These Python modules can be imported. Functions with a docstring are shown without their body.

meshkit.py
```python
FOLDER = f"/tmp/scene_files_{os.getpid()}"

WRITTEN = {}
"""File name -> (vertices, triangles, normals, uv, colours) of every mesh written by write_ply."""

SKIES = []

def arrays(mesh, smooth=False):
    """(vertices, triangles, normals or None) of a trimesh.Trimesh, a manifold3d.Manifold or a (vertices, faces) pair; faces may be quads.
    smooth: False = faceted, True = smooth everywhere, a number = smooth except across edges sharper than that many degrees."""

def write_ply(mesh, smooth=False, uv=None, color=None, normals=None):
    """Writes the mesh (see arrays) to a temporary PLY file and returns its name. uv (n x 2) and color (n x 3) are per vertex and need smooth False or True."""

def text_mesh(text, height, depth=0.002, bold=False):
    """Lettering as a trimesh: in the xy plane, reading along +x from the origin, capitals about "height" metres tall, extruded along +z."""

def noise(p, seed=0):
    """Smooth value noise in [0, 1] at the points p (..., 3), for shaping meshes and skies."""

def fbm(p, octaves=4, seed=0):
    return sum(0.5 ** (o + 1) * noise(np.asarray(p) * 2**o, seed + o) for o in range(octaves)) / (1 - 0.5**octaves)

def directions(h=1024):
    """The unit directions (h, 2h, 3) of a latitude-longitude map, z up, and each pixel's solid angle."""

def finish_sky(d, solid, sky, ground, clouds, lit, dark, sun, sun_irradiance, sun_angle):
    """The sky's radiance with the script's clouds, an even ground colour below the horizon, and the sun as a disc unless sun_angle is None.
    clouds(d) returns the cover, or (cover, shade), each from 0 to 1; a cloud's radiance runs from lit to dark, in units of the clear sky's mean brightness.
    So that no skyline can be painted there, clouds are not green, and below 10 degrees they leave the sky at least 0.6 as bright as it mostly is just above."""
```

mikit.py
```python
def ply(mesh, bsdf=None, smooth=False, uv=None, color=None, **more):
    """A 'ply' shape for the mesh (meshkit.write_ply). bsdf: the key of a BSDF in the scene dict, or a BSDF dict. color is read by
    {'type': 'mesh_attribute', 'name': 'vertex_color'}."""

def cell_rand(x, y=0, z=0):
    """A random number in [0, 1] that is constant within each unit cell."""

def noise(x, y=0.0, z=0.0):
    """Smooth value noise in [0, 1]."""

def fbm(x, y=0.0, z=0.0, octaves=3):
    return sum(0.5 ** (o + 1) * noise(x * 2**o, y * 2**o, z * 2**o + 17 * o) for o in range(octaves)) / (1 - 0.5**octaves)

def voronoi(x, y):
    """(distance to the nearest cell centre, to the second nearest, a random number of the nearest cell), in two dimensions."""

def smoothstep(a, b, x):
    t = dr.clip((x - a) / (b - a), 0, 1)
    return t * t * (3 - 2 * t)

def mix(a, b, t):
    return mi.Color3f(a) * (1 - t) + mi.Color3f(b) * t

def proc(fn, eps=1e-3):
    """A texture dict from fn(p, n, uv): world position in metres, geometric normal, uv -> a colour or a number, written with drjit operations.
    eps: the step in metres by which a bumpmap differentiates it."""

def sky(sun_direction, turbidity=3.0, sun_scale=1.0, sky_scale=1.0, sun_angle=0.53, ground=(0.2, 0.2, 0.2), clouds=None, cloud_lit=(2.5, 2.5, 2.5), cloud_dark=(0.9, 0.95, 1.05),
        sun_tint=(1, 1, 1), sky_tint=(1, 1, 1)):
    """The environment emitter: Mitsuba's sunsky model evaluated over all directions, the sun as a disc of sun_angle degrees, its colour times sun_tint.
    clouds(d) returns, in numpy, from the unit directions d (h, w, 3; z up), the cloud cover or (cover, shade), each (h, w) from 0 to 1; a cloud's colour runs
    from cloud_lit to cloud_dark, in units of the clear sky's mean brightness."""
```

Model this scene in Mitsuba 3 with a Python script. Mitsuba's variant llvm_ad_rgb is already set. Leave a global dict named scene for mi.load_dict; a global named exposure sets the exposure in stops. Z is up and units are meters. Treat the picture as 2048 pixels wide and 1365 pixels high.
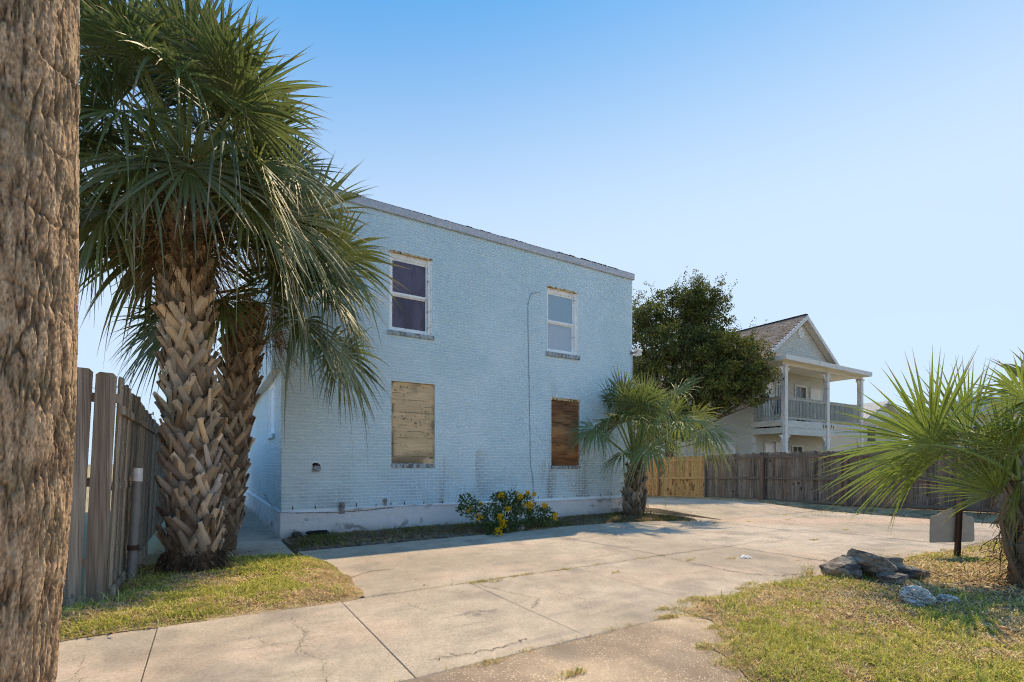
import math, numpy as np, drjit as dr, mitsuba as mi, mikit, meshkit
from mikit import proc, noise, fbm, voronoi, cell_rand, smoothstep, mix
T = mi.ScalarTransform4f
scene, labels = {}, {}

# ------------------------------------------------------------------ camera, sky, exposure
TH = math.radians(31.8)                      # the camera looks 31.8 degrees to the right of the facade's normal
CT, ST = math.cos(TH), math.sin(TH)
CAM = np.array([-1.21, -10.37, 1.42]); FPX = 983.0
scene['camera'] = {'type': 'perspective', 'fov': math.degrees(2 * math.atan(1024 / FPX)), 'fov_axis': 'x',
                   'principal_point_offset_y': -247.5 / 1365, 'near_clip': 0.05, 'far_clip': 2000.0,
                   'to_world': T().look_at(origin=CAM.tolist(), target=(CAM + [ST, CT, 0]).tolist(), up=[0, 0, 1])}
SUN = np.array([.504, .303, .809])
def sky_clouds(d):
    # bright thin haze low in the sky, reaching higher on the side of the sun; clear blue overhead
    el = np.degrees(np.arcsin(np.clip(d[..., 2], -1, 1)))
    h = unit_np(d * np.array([1, 1, 0])) @ unit_np(np.array([.93, .36, 0]))
    n = meshkit.fbm(d * 1.8, 3, 5) - .5
    x = np.clip((el - 10 * h - 2 * n - 12) / 29.0, 0, 1)
    return np.interp(el, [50, 85], [.9, .4]), x * x * (3 - 2 * x)
def unit_np(v): return v / (np.linalg.norm(v, axis=-1, keepdims=True) + 1e-9)
scene['sky'] = mikit.sky(SUN.tolist(), turbidity=3, sun_scale=1.08, sky_scale=1.0, sky_tint=(.30, .88, 1.45), clouds=sky_clouds,
                         cloud_lit=(2.068, 2.531, 3.017), cloud_dark=(0.341, 1.241, 2.531), sun_tint=(1.0, .94, .80), ground=(.22, .19, .15))
exposure = 1.85

# ------------------------------------------------------------------ helpers
def numbered(name):
    if name not in USED: USED.add(name); return name
    k = COUNT.get(name, 0)
    while True:
        k += 1; key = f'{name}_{k:03d}'
        if key not in USED: break
    COUNT[name] = k; USED.add(key); return key
USED, COUNT = set(), {}
def thing(name, label, cat, group=None, kind=None):
    key = numbered(name); labels[key] = {'label': label, 'category': cat}
    if group: labels[key]['group'] = group
    if kind: labels[key]['kind'] = kind
    return key
def part(parent, name, mesh, bsdf, smooth=False, color=None, label=None, kind=None):
    key = numbered(parent + '__' + name)
    scene[key] = mikit.ply(mesh, bsdf, smooth=smooth, color=color)
    if label or kind:
        labels[key] = {}
        if label: labels[key]['label'] = label
        if kind: labels[key]['kind'] = kind
    return key
def solo(name, mesh, bsdf, label, cat, smooth=False, color=None, group=None, kind=None):
    key = thing(name, label, cat, group, kind)
    scene[key] = mikit.ply(mesh, bsdf, smooth=smooth, color=color)
    return key
QB = np.array([[0, 2, 3, 1], [4, 5, 7, 6], [0, 1, 5, 4], [2, 6, 7, 3], [0, 4, 6, 2], [1, 3, 7, 5]])
def tri(q): q = np.asarray(q); return np.vstack([q[:, [0, 1, 2]], q[:, [0, 2, 3]]])
def box(x0, x1, y0, y1, z0, z1):
    v = np.array([[x, y, z] for x in (x0, x1) for y in (y0, y1) for z in (z0, z1)], float)
    # vertex order: index = 4*ix + 2*iy + iz
    f = tri([[0, 1, 3, 2], [4, 6, 7, 5], [0, 4, 5, 1], [2, 3, 7, 6], [0, 2, 6, 4], [1, 5, 7, 3]])
    return v, f
def cham(x0, x1, y0, y1, z0, z1, b=.006):
    """box with chamfered edges (hull of 24 points)"""
    import manifold3d as m3
    pts = []
    for ix in (0, 1):
        for iy in (0, 1):
            for iz in (0, 1):
                p = [(x0, x1)[ix], (y0, y1)[iy], (z0, z1)[iz]]
                s = [1 if i == 0 else -1 for i in (ix, iy, iz)]
                for k in range(3):
                    q = [p[j] + s[j] * b * (j != k) for j in range(3)]
                    pts.append(q)
    m = m3.Manifold.hull_points(np.array(pts)).to_mesh()
    return np.array(m.vert_properties[:, :3], float), np.array(m.tri_verts)
def cat(ms):
    vs, fs, n = [], [], 0
    for v, f in ms: vs.append(np.asarray(v, float)); fs.append(np.asarray(f) + n); n += len(v)
    return np.vstack(vs), np.vstack(fs)
def catc(ms):
    v, f = cat([(a, b) for a, b, _ in ms]); return (v, f), np.vstack([c for _, _, c in ms])
def prism(poly, n0, n1, plane='xz'):
    """convex polygon poly (k,2) extruded from n0 to n1 along the third axis"""
    p = np.asarray(poly, float); k = len(p); ax = {'xz': (0, 2, 1), 'yz': (1, 2, 0), 'xy': (0, 1, 2)}[plane]
    v = np.zeros((2 * k, 3)); v[:k, ax[0]] = v[k:, ax[0]] = p[:, 0]; v[:k, ax[1]] = v[k:, ax[1]] = p[:, 1]
    v[:k, ax[2]] = n0; v[k:, ax[2]] = n1
    f = [[0, i + 1, i] for i in range(1, k - 1)] + [[k, k + i, k + i + 1] for i in range(1, k - 1)]
    for i in range(k): j = (i + 1) % k; f += [[i, j, k + j], [i, k + j, k + i]]
    f = np.array(f)
    c = v.mean(0); t = v[f]; nn = np.cross(t[:, 1] - t[:, 0], t[:, 2] - t[:, 0]); o = ((t.mean(1) - c) * nn).sum(1) < 0
    f[o] = f[o][:, ::-1]
    return v, f
def tube(p, r, sides=6, cap=True):
    p = np.asarray(p, float); n = len(p); r = np.broadcast_to(np.asarray(r, float), (n,))
    t = np.gradient(p, axis=0); t /= np.linalg.norm(t, axis=1, keepdims=True) + 1e-12
    up = np.array([0, 0, 1.0]) if abs(t[0, 2]) < .9 else np.array([1.0, 0, 0])
    a = np.cross(t, up); a /= np.linalg.norm(a, axis=1, keepdims=True) + 1e-12; b = np.cross(a, t)
    an = np.arange(sides) * 2 * np.pi / sides
    v = (p[:, None] + r[:, None, None] * (np.cos(an)[None, :, None] * a[:, None] + np.sin(an)[None, :, None] * b[:, None])).reshape(-1, 3)
    i, j = np.meshgrid(np.arange(n - 1), np.arange(sides), indexing='ij'); j2 = (j + 1) % sides
    f = tri(np.stack([i * sides + j, i * sides + j2, (i + 1) * sides + j2, (i + 1) * sides + j], -1).reshape(-1, 4))[:, ::-1]
    if cap:
        v = np.vstack([v, p[:1], p[-1:]]); m = n * sides
        f = np.vstack([f, [[m, (k + 1) % sides, k] for k in range(sides)][::-1], [[m + 1, (n - 1) * sides + k, (n - 1) * sides + (k + 1) % sides] for k in range(sides)]])
        f[-2 * sides:-sides] = f[-2 * sides:-sides][:, ::-1]
    return v, f
def grid(nu, nv, fn):
    u, w = np.meshgrid(np.linspace(0, 1, nu), np.linspace(0, 1, nv), indexing='ij')
    v = np.asarray(fn(u.ravel(), w.ravel())); i, j = np.meshgrid(np.arange(nu - 1), np.arange(nv - 1), indexing='ij')
    a = i * nv + j
    return v, tri(np.stack([a, a + nv, a + nv + 1, a + 1], -1).reshape(-1, 4))
def unit(v): v = np.asarray(v, float); return v / (np.linalg.norm(v, axis=-1, keepdims=True) + 1e-12)
def at(u, v, Y):
    """world point seen at photo pixel (u, v) at depth Y: used only to fix where a real thing stands"""
    X = (u - 1024) / FPX * Y
    return np.array([CAM[0] + CT * X + ST * Y, CAM[1] - ST * X + CT * Y, CAM[2] + (930 - v) / FPX * Y])
def inside(px, py, poly):
    poly = np.asarray(poly); c = np.zeros(len(px), bool); j = len(poly) - 1
    for i in range(len(poly)):
        xi, yi = poly[i]; xj, yj = poly[j]
        c ^= ((yi > py) != (yj > py)) & (px < (xj - xi) * (py - yi) / (yj - yi + 1e-12) + xi); j = i
    return c
def edge_dist(px, py, poly):
    poly = np.asarray(poly, float); d = np.full(len(px), 1e9); P = np.stack([px, py], 1)
    for a, b in zip(poly, np.roll(poly, -1, 0)):
        ab = b - a; t = np.clip(((P - a) @ ab) / (ab @ ab), 0, 1); d = np.minimum(d, np.linalg.norm(P - a - t[:, None] * ab, axis=1))
    return d

# ------------------------------------------------------------------ materials
C3 = mi.Color3f
def mat(name, color, rough=.7, spec=.3, two=True, bump=None, bscale=.002, **kw):
    base = {'type': 'rgb', 'value': list(color)} if isinstance(color, (tuple, list)) else proc(color)
    b = {'type': 'principled', 'base_color': base, 'roughness': rough, 'specular': spec, **kw}
    if bump is not None: b = {'type': 'bumpmap', 'tex': proc(bump, eps=.002), 'scale': bscale, 'bsdf': b}
    scene[name] = {'type': 'twosided', 'bsdf': b} if two else b
VC = {'type': 'mesh_attribute', 'name': 'vertex_color'}
def matvc(name, rough=.7, spec=.3, two=True):
    b = {'type': 'principled', 'base_color': VC, 'roughness': rough, 'specular': spec}
    scene[name] = {'type': 'twosided', 'bsdf': b} if two else b
def matleaf(name, rough=.4, trans=.6, eta=1.45):
    scene[name] = {'type': 'principledthin', 'base_color': VC, 'roughness': rough, 'diff_trans': trans, 'eta': eta, 'spec_trans': 0.0}
matvc('tinted_matte', .85, .2); matvc('tinted_satin', .45, .4)
matleaf('palm_blade', .3, .8, 1.5); scene['palm_wax'] = {'type': 'twosided', 'bsdf': {'type': 'roughconductor', 'material': 'none', 'alpha': .24}}
scene['palm_leaf'] = {'type': 'blendbsdf', 'weight': .06, 'a': {'type': 'ref', 'id': 'palm_blade'}, 'b': {'type': 'ref', 'id': 'palm_wax'}}; matleaf('grass_leaf', .6, .7, 1.35); matleaf('tree_leaf', .45, .6, 1.4)

def concrete_col(p, n, uv):
    a = fbm(p.x * .55, p.y * .55, 3.1, octaves=4); b = fbm(p.x * 5, p.y * 5, octaves=3); s = noise(p.x * 140, p.y * 140); s2 = noise(p.x * 55, p.y * 55, 4.)
    c = mix((.435, .37, .295), (.33, .277, .216), smoothstep(.3, .7, a))
    c = mix(c, (.47, .35, .27), smoothstep(.52, .75, fbm(p.x * .9 + 7, p.y * 1.3, 9.)) * .3)
    st = smoothstep(.56, .76, fbm(p.x * 1.7 + 3, p.y * 1.7, 5., octaves=4)) * .5
    c = mix(c, (.21, .185, .16), st)
    scr = smoothstep(.60, .74, noise(p.x * 2.2 + p.y * .7, p.y * 11, 2.)) * smoothstep(.45, .7, fbm(p.x * .6, p.y * .6, 11.))
    c = mix(c, (.26, .23, .20), scr * .4)
    pat = smoothstep(.16, .02, dr.sqrt(dr.square((p.x - 1.0) * .75) + dr.square((p.y + 6.2) * 1.5)) - .16 * fbm(p.x * 4, p.y * 4, 2.))
    c = mix(c, (.19, .175, .16), pat * smoothstep(.35, .6, fbm(p.x * 28, p.y * 28, 1.)) * .75)
    pink = smoothstep(1.2, .2, dr.abs(p.y + 3.4 + .55 * (p.x - 11.))) * smoothstep(9., 10.5, p.x)
    c = mix(c, (.52, .34, .24), pink * .4)
    return c * (.76 + .32 * b + .30 * (s - .5) + .20 * (s2 - .5))
mat('concrete', concrete_col, .85, .25, bump=lambda p, n, uv: .6 * noise(p.x * 150, p.y * 150, p.z * 90) + .8 * fbm(p.x * 30, p.y * 30, octaves=2), bscale=.0016)
def aggregate_col(p, n, uv):
    d1, d2, r = voronoi(p.x * 75, p.y * 75)
    c = mix((.25, .19, .14), (.42, .33, .235), smoothstep(.3, .7, fbm(p.x * 1.1, p.y * 1.1, 6., octaves=3)))
    c = mix(c, (.66, .56, .44), smoothstep(.78, .92, r) * smoothstep(.45, .25, d1))
    c = mix(c, (.13, .10, .08), smoothstep(.16, .04, r) * smoothstep(.45, .25, d1) * .7)
    c = mix(c, (.19, .16, .13), smoothstep(.5, .72, fbm(p.x * 1.9, p.y * 1.9, 2., octaves=3)) * .55)
    return c * (.85 + .3 * noise(p.x * 9, p.y * 9))
mat('aggregate', aggregate_col, .9, .2, bump=lambda p, n, uv: 1 - voronoi(p.x * 75, p.y * 75)[0], bscale=.004)
def soil_col(p, n, uv):
    a = fbm(p.x * 3, p.y * 3, 1.5, octaves=4)
    return mix((.17, .12, .07), (.36, .27, .16), smoothstep(.3, .7, a)) * (.75 + .5 * noise(p.x * 60, p.y * 60))
mat('soil', soil_col, .95, .1, bump=lambda p, n, uv: fbm(p.x * 25, p.y * 25, octaves=3), bscale=.02)
def earth_col(p, n, uv):
    return mix((.20, .17, .10), (.32, .26, .17), fbm(p.x * .3, p.y * .3, octaves=4))
mat('earth', earth_col, .95, .1)
def brick_col(p, n, uv):
    side = smoothstep(.5, .6, dr.abs(n.x))
    along = dr.select(side > .5, p.y, p.x)
    crs = dr.floor(p.z / .0677); idx = dr.floor(along / .203 + .5 * (crs - 2 * dr.floor(crs / 2)))
    r = cell_rand(crs, idx, 3)
    c = mix((.51, .675, .735), (.57, .72, .775), r)
    c = mix(c, (.61, .73, .775), smoothstep(.4, .75, fbm(p.x * .5, p.y * .5, p.z * .5, octaves=3)) * .5)
    # run-off stains below the sills and rising dirt near the plinth; chalky scrubbed patches
    run = fbm(along * 7, p.z * .7, 3., octaves=3)
    def streak(x0, w, z1): return dr.exp(-dr.square((along - x0) / w)) * smoothstep(z1, z1 - .25, p.z) * (1 - side)
    st = streak(3.28, .16, 1.7) + streak(6.3, .16, 1.6) + streak(7.55, .28, 1.7) + .8 * streak(4.1, .35, 1.9) + .4 * streak(6.5, .1, 3.7)
    c = mix(c, (.20, .20, .19), dr.clip(st, 0, 1) * smoothstep(.30, .6, run) * .7)
    c = mix(c, (.42, .585, .63), smoothstep(.5, .7, fbm(along * .8 + 5, p.z * .8, 12., octaves=4)) * .45)
    low = smoothstep(1.6, .5, p.z) * smoothstep(.45, .7, fbm(along * 2.5, p.z * 2.5, 8., octaves=3))
    c = mix(c, (.22, .225, .22), low * .35)
    ch = smoothstep(1., .5, dr.sqrt(dr.square((along - 2.7)) + dr.square((p.z - .95) * 1.8))) * (1 - side)
    c = mix(c, (.42, .54, .66), ch * .45)
    chip = smoothstep(.83, .9, noise(along * 19, p.z * 26, 2.))
    c = mix(c, (.52, .60, .62), chip * .35)
    return c * (.93 + .14 * noise(along * 90, p.z * 90, p.y * 60))
mat('brick_paint', brick_col, .6, .3, bump=lambda p, n, uv: fbm(p.x * 45 + p.y * 45, p.z * 45, octaves=2), bscale=.0012)
def mortar_col(p, n, uv):
    a = noise(p.x * 6 + p.y * 6, p.z * 6, 3.)
    return mix((.77, .86, .90), (.70, .80, .86), a) * (.9 + .2 * noise(p.x * 70 + p.y * 70, p.z * 70))
mat('mortar_paint', mortar_col, .65, .3)
def plinth_col(p, n, uv):
    c = mix((.80, .78, .78), (.70, .68, .68), fbm(p.x * 2 + p.y * 2, p.z * 5, 1., octaves=3))
    drt = smoothstep(.34, .0, p.z + .16 * fbm(p.x * 3 + p.y * 3, 2., 1.)) * .45 + smoothstep(.60, .80, fbm(p.x * 5 + p.y * 5, p.z * 7, 4., octaves=4)) * .65
    c = mix(c, (.20, .19, .185), dr.clip(drt, 0, .85))
    return c * (.9 + .2 * noise(p.x * 60 + p.y * 60, p.z * 60))
mat('plinth_paint', plinth_col, .7, .3, bump=lambda p, n, uv: fbm(p.x * 14 + p.y * 14, p.z * 14, octaves=3), bscale=.012)
def fascia_col(p, n, uv):
    return mix((.52, .53, .56), (.41, .42, .45), fbm(p.x * 1.5, p.z * 12, p.y, octaves=3)) * (.92 + .16 * noise(p.x * 14, p.z * 30))
mat('fascia_metal', fascia_col, .45, .5)
mat('panel_blue', lambda p, n, uv: C3(.54, .70, .76) * (.85 + .3 * fbm(p.x * 4 + p.y * 2, p.z * 4)), .6, .3)
def trim_col(p, n, uv):
    c = C3(.86, .86, .83) * (.90 + .2 * fbm(p.x * 8 + p.y * 8, p.z * 8))
    return mix(c, (.30, .26, .22), smoothstep(.70, .82, fbm(p.x * 26 + p.y * 5, p.z * 14, 3., octaves=3)) * .6)
mat('window_trim', trim_col, .5, .4)
def rust_trim_col(p, n, uv):
    a = fbm(p.x * 22, p.z * 26, p.y * 20, octaves=3)
    return mix(mix((.66, .56, .38), (.40, .26, .10), smoothstep(.42, .62, a)), (.08, .06, .045), smoothstep(.6, .72, a))
mat('rotten_caulk', rust_trim_col, .8, .2)
def sill_col(p, n, uv):
    a = fbm(p.x * 24, p.z * 10, 1., octaves=3)
    b = noise(p.x * 70, p.z * 25, 3.); return mix((.42, .47, .48), (.15, .15, .145), smoothstep(.40, .75, a * .7 + b * .35))
mat('stained_sill', sill_col, .8, .2)
def ply_pale(p, n, uv):
    g = noise(p.x * 5, p.z * 55, 2.); c = mix((.76, .56, .33), (.60, .42, .24), fbm(p.x * 2.2, p.z * 10, 1., octaves=4)) * (.86 + .26 * g)
    rows = p.z * 7.2; ro = dr.abs(rows - dr.floor(rows) - .5)
    ck = smoothstep(.07, .01, ro) * smoothstep(.52, .62, noise(p.x * 4.5, dr.floor(rows) * 3.1, 8.))
    c = mix(c, (.10, .065, .04), ck * .9)
    kn = smoothstep(.83, .9, noise(p.x * 24, p.z * 34, 5.)); c = mix(c, (.12, .075, .04), kn * .7)
    low = smoothstep(1.78, 1.46, p.z) * smoothstep(.3, .55, fbm(p.x * 4, p.z * 6, 2., octaves=4)); c = mix(c, (.085, .07, .05), low * .8)
    ed = smoothstep(2.28, 2.19, p.x) * smoothstep(.35, .6, noise(p.x * 9, p.z * 6, 4.)); c = mix(c, (.10, .085, .06), ed * .8)
    dk = smoothstep(.55, .72, fbm(p.x * 3 + 4, p.z * 2.4, 7., octaves=4)) * smoothstep(2.4, 2.9, p.x); return mix(c, (.15, .12, .09), dk * .6)
mat('pale_plywood', ply_pale, .8, .2)
def ply_red(p, n, uv):
    g = noise(p.x * 5, p.z * 60, 2.); g2 = fbm(p.x * 4, p.z * 26, 6., octaves=3)
    c = mix((.50, .25, .105), (.31, .14, .055), smoothstep(.35, .65, fbm(p.x * 1.6, p.z * 3.5, 3., octaves=4))) * (.8 + .36 * g)
    up = smoothstep(2.2, 2.5, p.z) * .75 + smoothstep(1.68, 1.6, p.z) * .7
    c = mix(c, (.10, .05, .027), dr.clip(up, 0, 1) * (.55 + .45 * smoothstep(.4, .6, g2)))
    return mix(c, (.08, .04, .02), smoothstep(.66, .74, g2) * .8)
mat('red_plywood', ply_red, .75, .25)
mat('dark_glass', lambda p, n, uv: mix((.035, .026, .055), (.085, .065, .115), smoothstep(.35, .7, fbm(p.x * 5, p.z * 2.2, 3., octaves=4))) * (.85 + .3 * noise(p.x * 60, p.z * 5)), .16, .5)
mat('blind_blue', lambda p, n, uv: mix((.30, .43, .52), (.42, .50, .57), smoothstep(5.3, 5.0, p.z)) * (.94 + .1 * noise(p.x * 50, p.z * 50)), .5, .5)
mat('rusty_metal', lambda p, n, uv: mix((.10, .05, .03), (.05, .035, .03), fbm(p.x * 40, p.y * 40, p.z * 30)), .7, .3)
mat('grey_metal', lambda p, n, uv: mix((.28, .27, .26), (.19, .185, .18), fbm(p.x * 20, p.y * 20, p.z * 12)), .55, .5)
mat('dark_cable', (.05, .05, .055), .6, .3)
mat('dark_hole', (.03, .025, .022), .9, .1)
mat('roof_felt', lambda p, n, uv: C3(.075, .07, .075) * (.7 + .6 * noise(p.x * 40, p.y * 40, p.z * 40)), .95, .1)
def wood(light, dark, pitch, axis, seed, warm=(.30, .25, .2), knot=.86):
    def fn(p, n, uv):
        a = p.x if axis == 'x' else p.y
        i = dr.floor(a / pitch); r = cell_rand(i, seed); r2 = cell_rand(i, seed + 7)
        g = fbm(p.x * 46, p.y * 46, p.z * 1.6 + r * 9, octaves=3); fine = noise(p.x * 190, p.y * 190, p.z * 5)
        c = mix(dark, light, dr.clip(r * .75 + (g - .5) * 1.5 + .12, 0, 1))
        c = mix(c, warm, smoothstep(.45, .9, r2) * .55)
        c = mix(c, C3(dark) * .45, smoothstep(knot, knot + .06, noise(p.x * 9, p.y * 9, p.z * 4.5 + r * 20)) * .85)
        c = mix(c, C3(dark) * .5, smoothstep(.60, .72, fbm(p.x * 70, p.y * 70, p.z * .9 + 3, octaves=2)) * .55)
        return c * (.8 + .4 * fine)
    return fn
gb = lambda p, n, uv: fbm(p.x * 55, p.y * 55, p.z * 1.7, octaves=3)
mat('grey_board', wood((.37, .29, .22), (.145, .105, .078), .186, 'x', 3, (.36, .25, .165), .90), .85, .2, bump=gb, bscale=.004)
mat('grey_board_side', wood((.36, .30, .235), (.12, .095, .075), .1685, 'y', 5, (.36, .28, .19), .9), .85, .2, bump=gb, bscale=.004)
mat('dark_board', wood((.25, .21, .175), (.075, .06, .05), .1435, 'y', 11, (.22, .15, .11), .91), .9, .15, bump=gb, bscale=.008)
mat('tan_board', wood((.50, .30, .13), (.33, .18, .07), .1435, 'y', 17, (.56, .36, .16), .74), .75, .2, bump=gb, bscale=.006)
def core_col(p, n, uv):
    return mix((.10, .065, .04), (.19, .13, .085), fbm(p.x * 30, p.y * 30, p.z * 9, octaves=3)) * (.6 + .8 * noise(p.x * 90, p.y * 90, p.z * 25))
mat('palm_fibre', core_col, .95, .1, bump=lambda p, n, uv: fbm(p.x * 60, p.y * 60, p.z * 14, octaves=3), bscale=.02)
def rock_col(p, n, uv):
    a = fbm(p.x * 7, p.y * 7, p.z * 16, octaves=4); b = noise(p.x * 45, p.y * 45, p.z * 60)
    c = mix((.085, .075, .07), (.28, .245, .205), smoothstep(.36, .62, a)) * (.7 + .6 * b)
    return mix(c, (.38, .28, .18), smoothstep(.6, .75, fbm(p.x * 3 + 2, p.y * 3, p.z * 4, octaves=3)) * .5)
mat('dark_rock', rock_col, .85, .2, bump=lambda p, n, uv: fbm(p.x * 16 + p.z * 9, p.y * 16, p.z * 60, octaves=3), bscale=.02)
mat('pale_rock', lambda p, n, uv: mix((.68, .65, .60), (.34, .31, .28), fbm(p.x * 14, p.y * 14, p.z * 20, octaves=4)), .85, .2, bump=lambda p, n, uv: fbm(p.x * 30, p.y * 30, p.z * 40, octaves=3), bscale=.015)
mat('edging_stone_grey', lambda p, n, uv: mix((.10, .09, .08), (.20, .18, .16), fbm(p.x * 20, p.y * 20, p.z * 20, octaves=3)), .9, .15)
mat('sign_back', lambda p, n, uv: C3(.30, .285, .265) * (.85 + .25 * fbm(p.x * 6, p.y * 6, p.z * 9)), .45, .4)
mat('sage_siding', lambda p, n, uv: C3(.52, .53, .475) * (.9 + .2 * fbm(p.x * 2 + p.y * 2, p.z * 9)), .7, .25)
mat('house_trim', lambda p, n, uv: mix((.64, .62, .585), (.44, .41, .37), smoothstep(.62, .85, fbm(p.x * 9 + p.y * 9, p.z * 9, octaves=4))), .6, .3)
mat('railing_paint', lambda p, n, uv: C3(.36, .37, .325) * (.8 + .4 * fbm(p.x * 9 + p.y * 9, p.z * 4)), .75, .2)
mat('deck_band', lambda p, n, uv: C3(.50, .52, .48) * (.82 + .3 * fbm(p.x * 3 + p.y * 3, p.z * 12, octaves=3)), .7, .25)
mat('white_shutter', (.78, .78, .75), .6, .3)
mat('soffit', (.66, .65, .58), .8, .2)
def shingle_col(p, n, uv):
    i = dr.floor(p.y / .3 + dr.floor(p.z / .09) * .5); r = cell_rand(i, dr.floor(p.z / .09), 2)
    return mix((.22, .165, .13), (.36, .285, .23), r) * (.75 + .5 * noise(p.x * 60, p.y * 60, p.z * 60))
mat('shingle', shingle_col, .95, .1)
mat('dark_stain_wood', (.10, .055, .035), .8, .2)
mat('blue_fabric', (.03, .11, .24), .8, .2)
mat('black_metal', (.02, .02, .022), .5, .4)
mat('white_plastic', (.74, .73, .70), .4, .4)
mat('teal_roof', (.42, .55, .55), .6, .3); mat('far_wall', (.55, .55, .48), .8, .2); mat('far_roof', (.42, .41, .38), .9, .1)
scene['house_glass'] = {'type': 'principled', 'base_color': {'type': 'rgb', 'value': [.05, .055, .05]}, 'roughness': .12, 'specular': .5}
mat('tree_bark', lambda p, n, uv: C3(.13, .10, .075) * (.6 + .8 * fbm(p.x * 14, p.y * 14, p.z * 5)), .95, .1)
mat('far_pole', (.10, .09, .085), .9, .1)

# ------------------------------------------------------------------ ground, paving
def gz(x, y):                                # lie of the land
    x, y = np.asarray(x, float), np.asarray(y, float)
    z = -.05 - .03 * np.clip(y, 0, 6) * np.clip((x - 9) / 3, 0, 1)
    return z
xs = np.unique(np.concatenate([np.linspace(-400, -12, 14), np.linspace(-12, 30, 85), np.linspace(30, 400, 14)]))
ys = np.unique(np.concatenate([np.linspace(-60, -14, 6), np.linspace(-14, 20, 69), np.linspace(20, 500, 16)]))
gx, gy = np.meshgrid(xs, ys, indexing='ij'); gv = np.stack([gx, gy, gz(gx, gy)], -1).reshape(-1, 3); nyy = len(ys)
ii, jj = np.meshgrid(np.arange(len(xs) - 1), np.arange(nyy - 1), indexing='ij'); a0 = ii * nyy + jj
solo('ground', (gv, tri(np.stack([a0, a0 + nyy, a0 + nyy + 1, a0 + 1], -1).reshape(-1, 4))), 'earth', 'bare sandy earth stretching away around the lot', 'ground', kind='structure')

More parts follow.
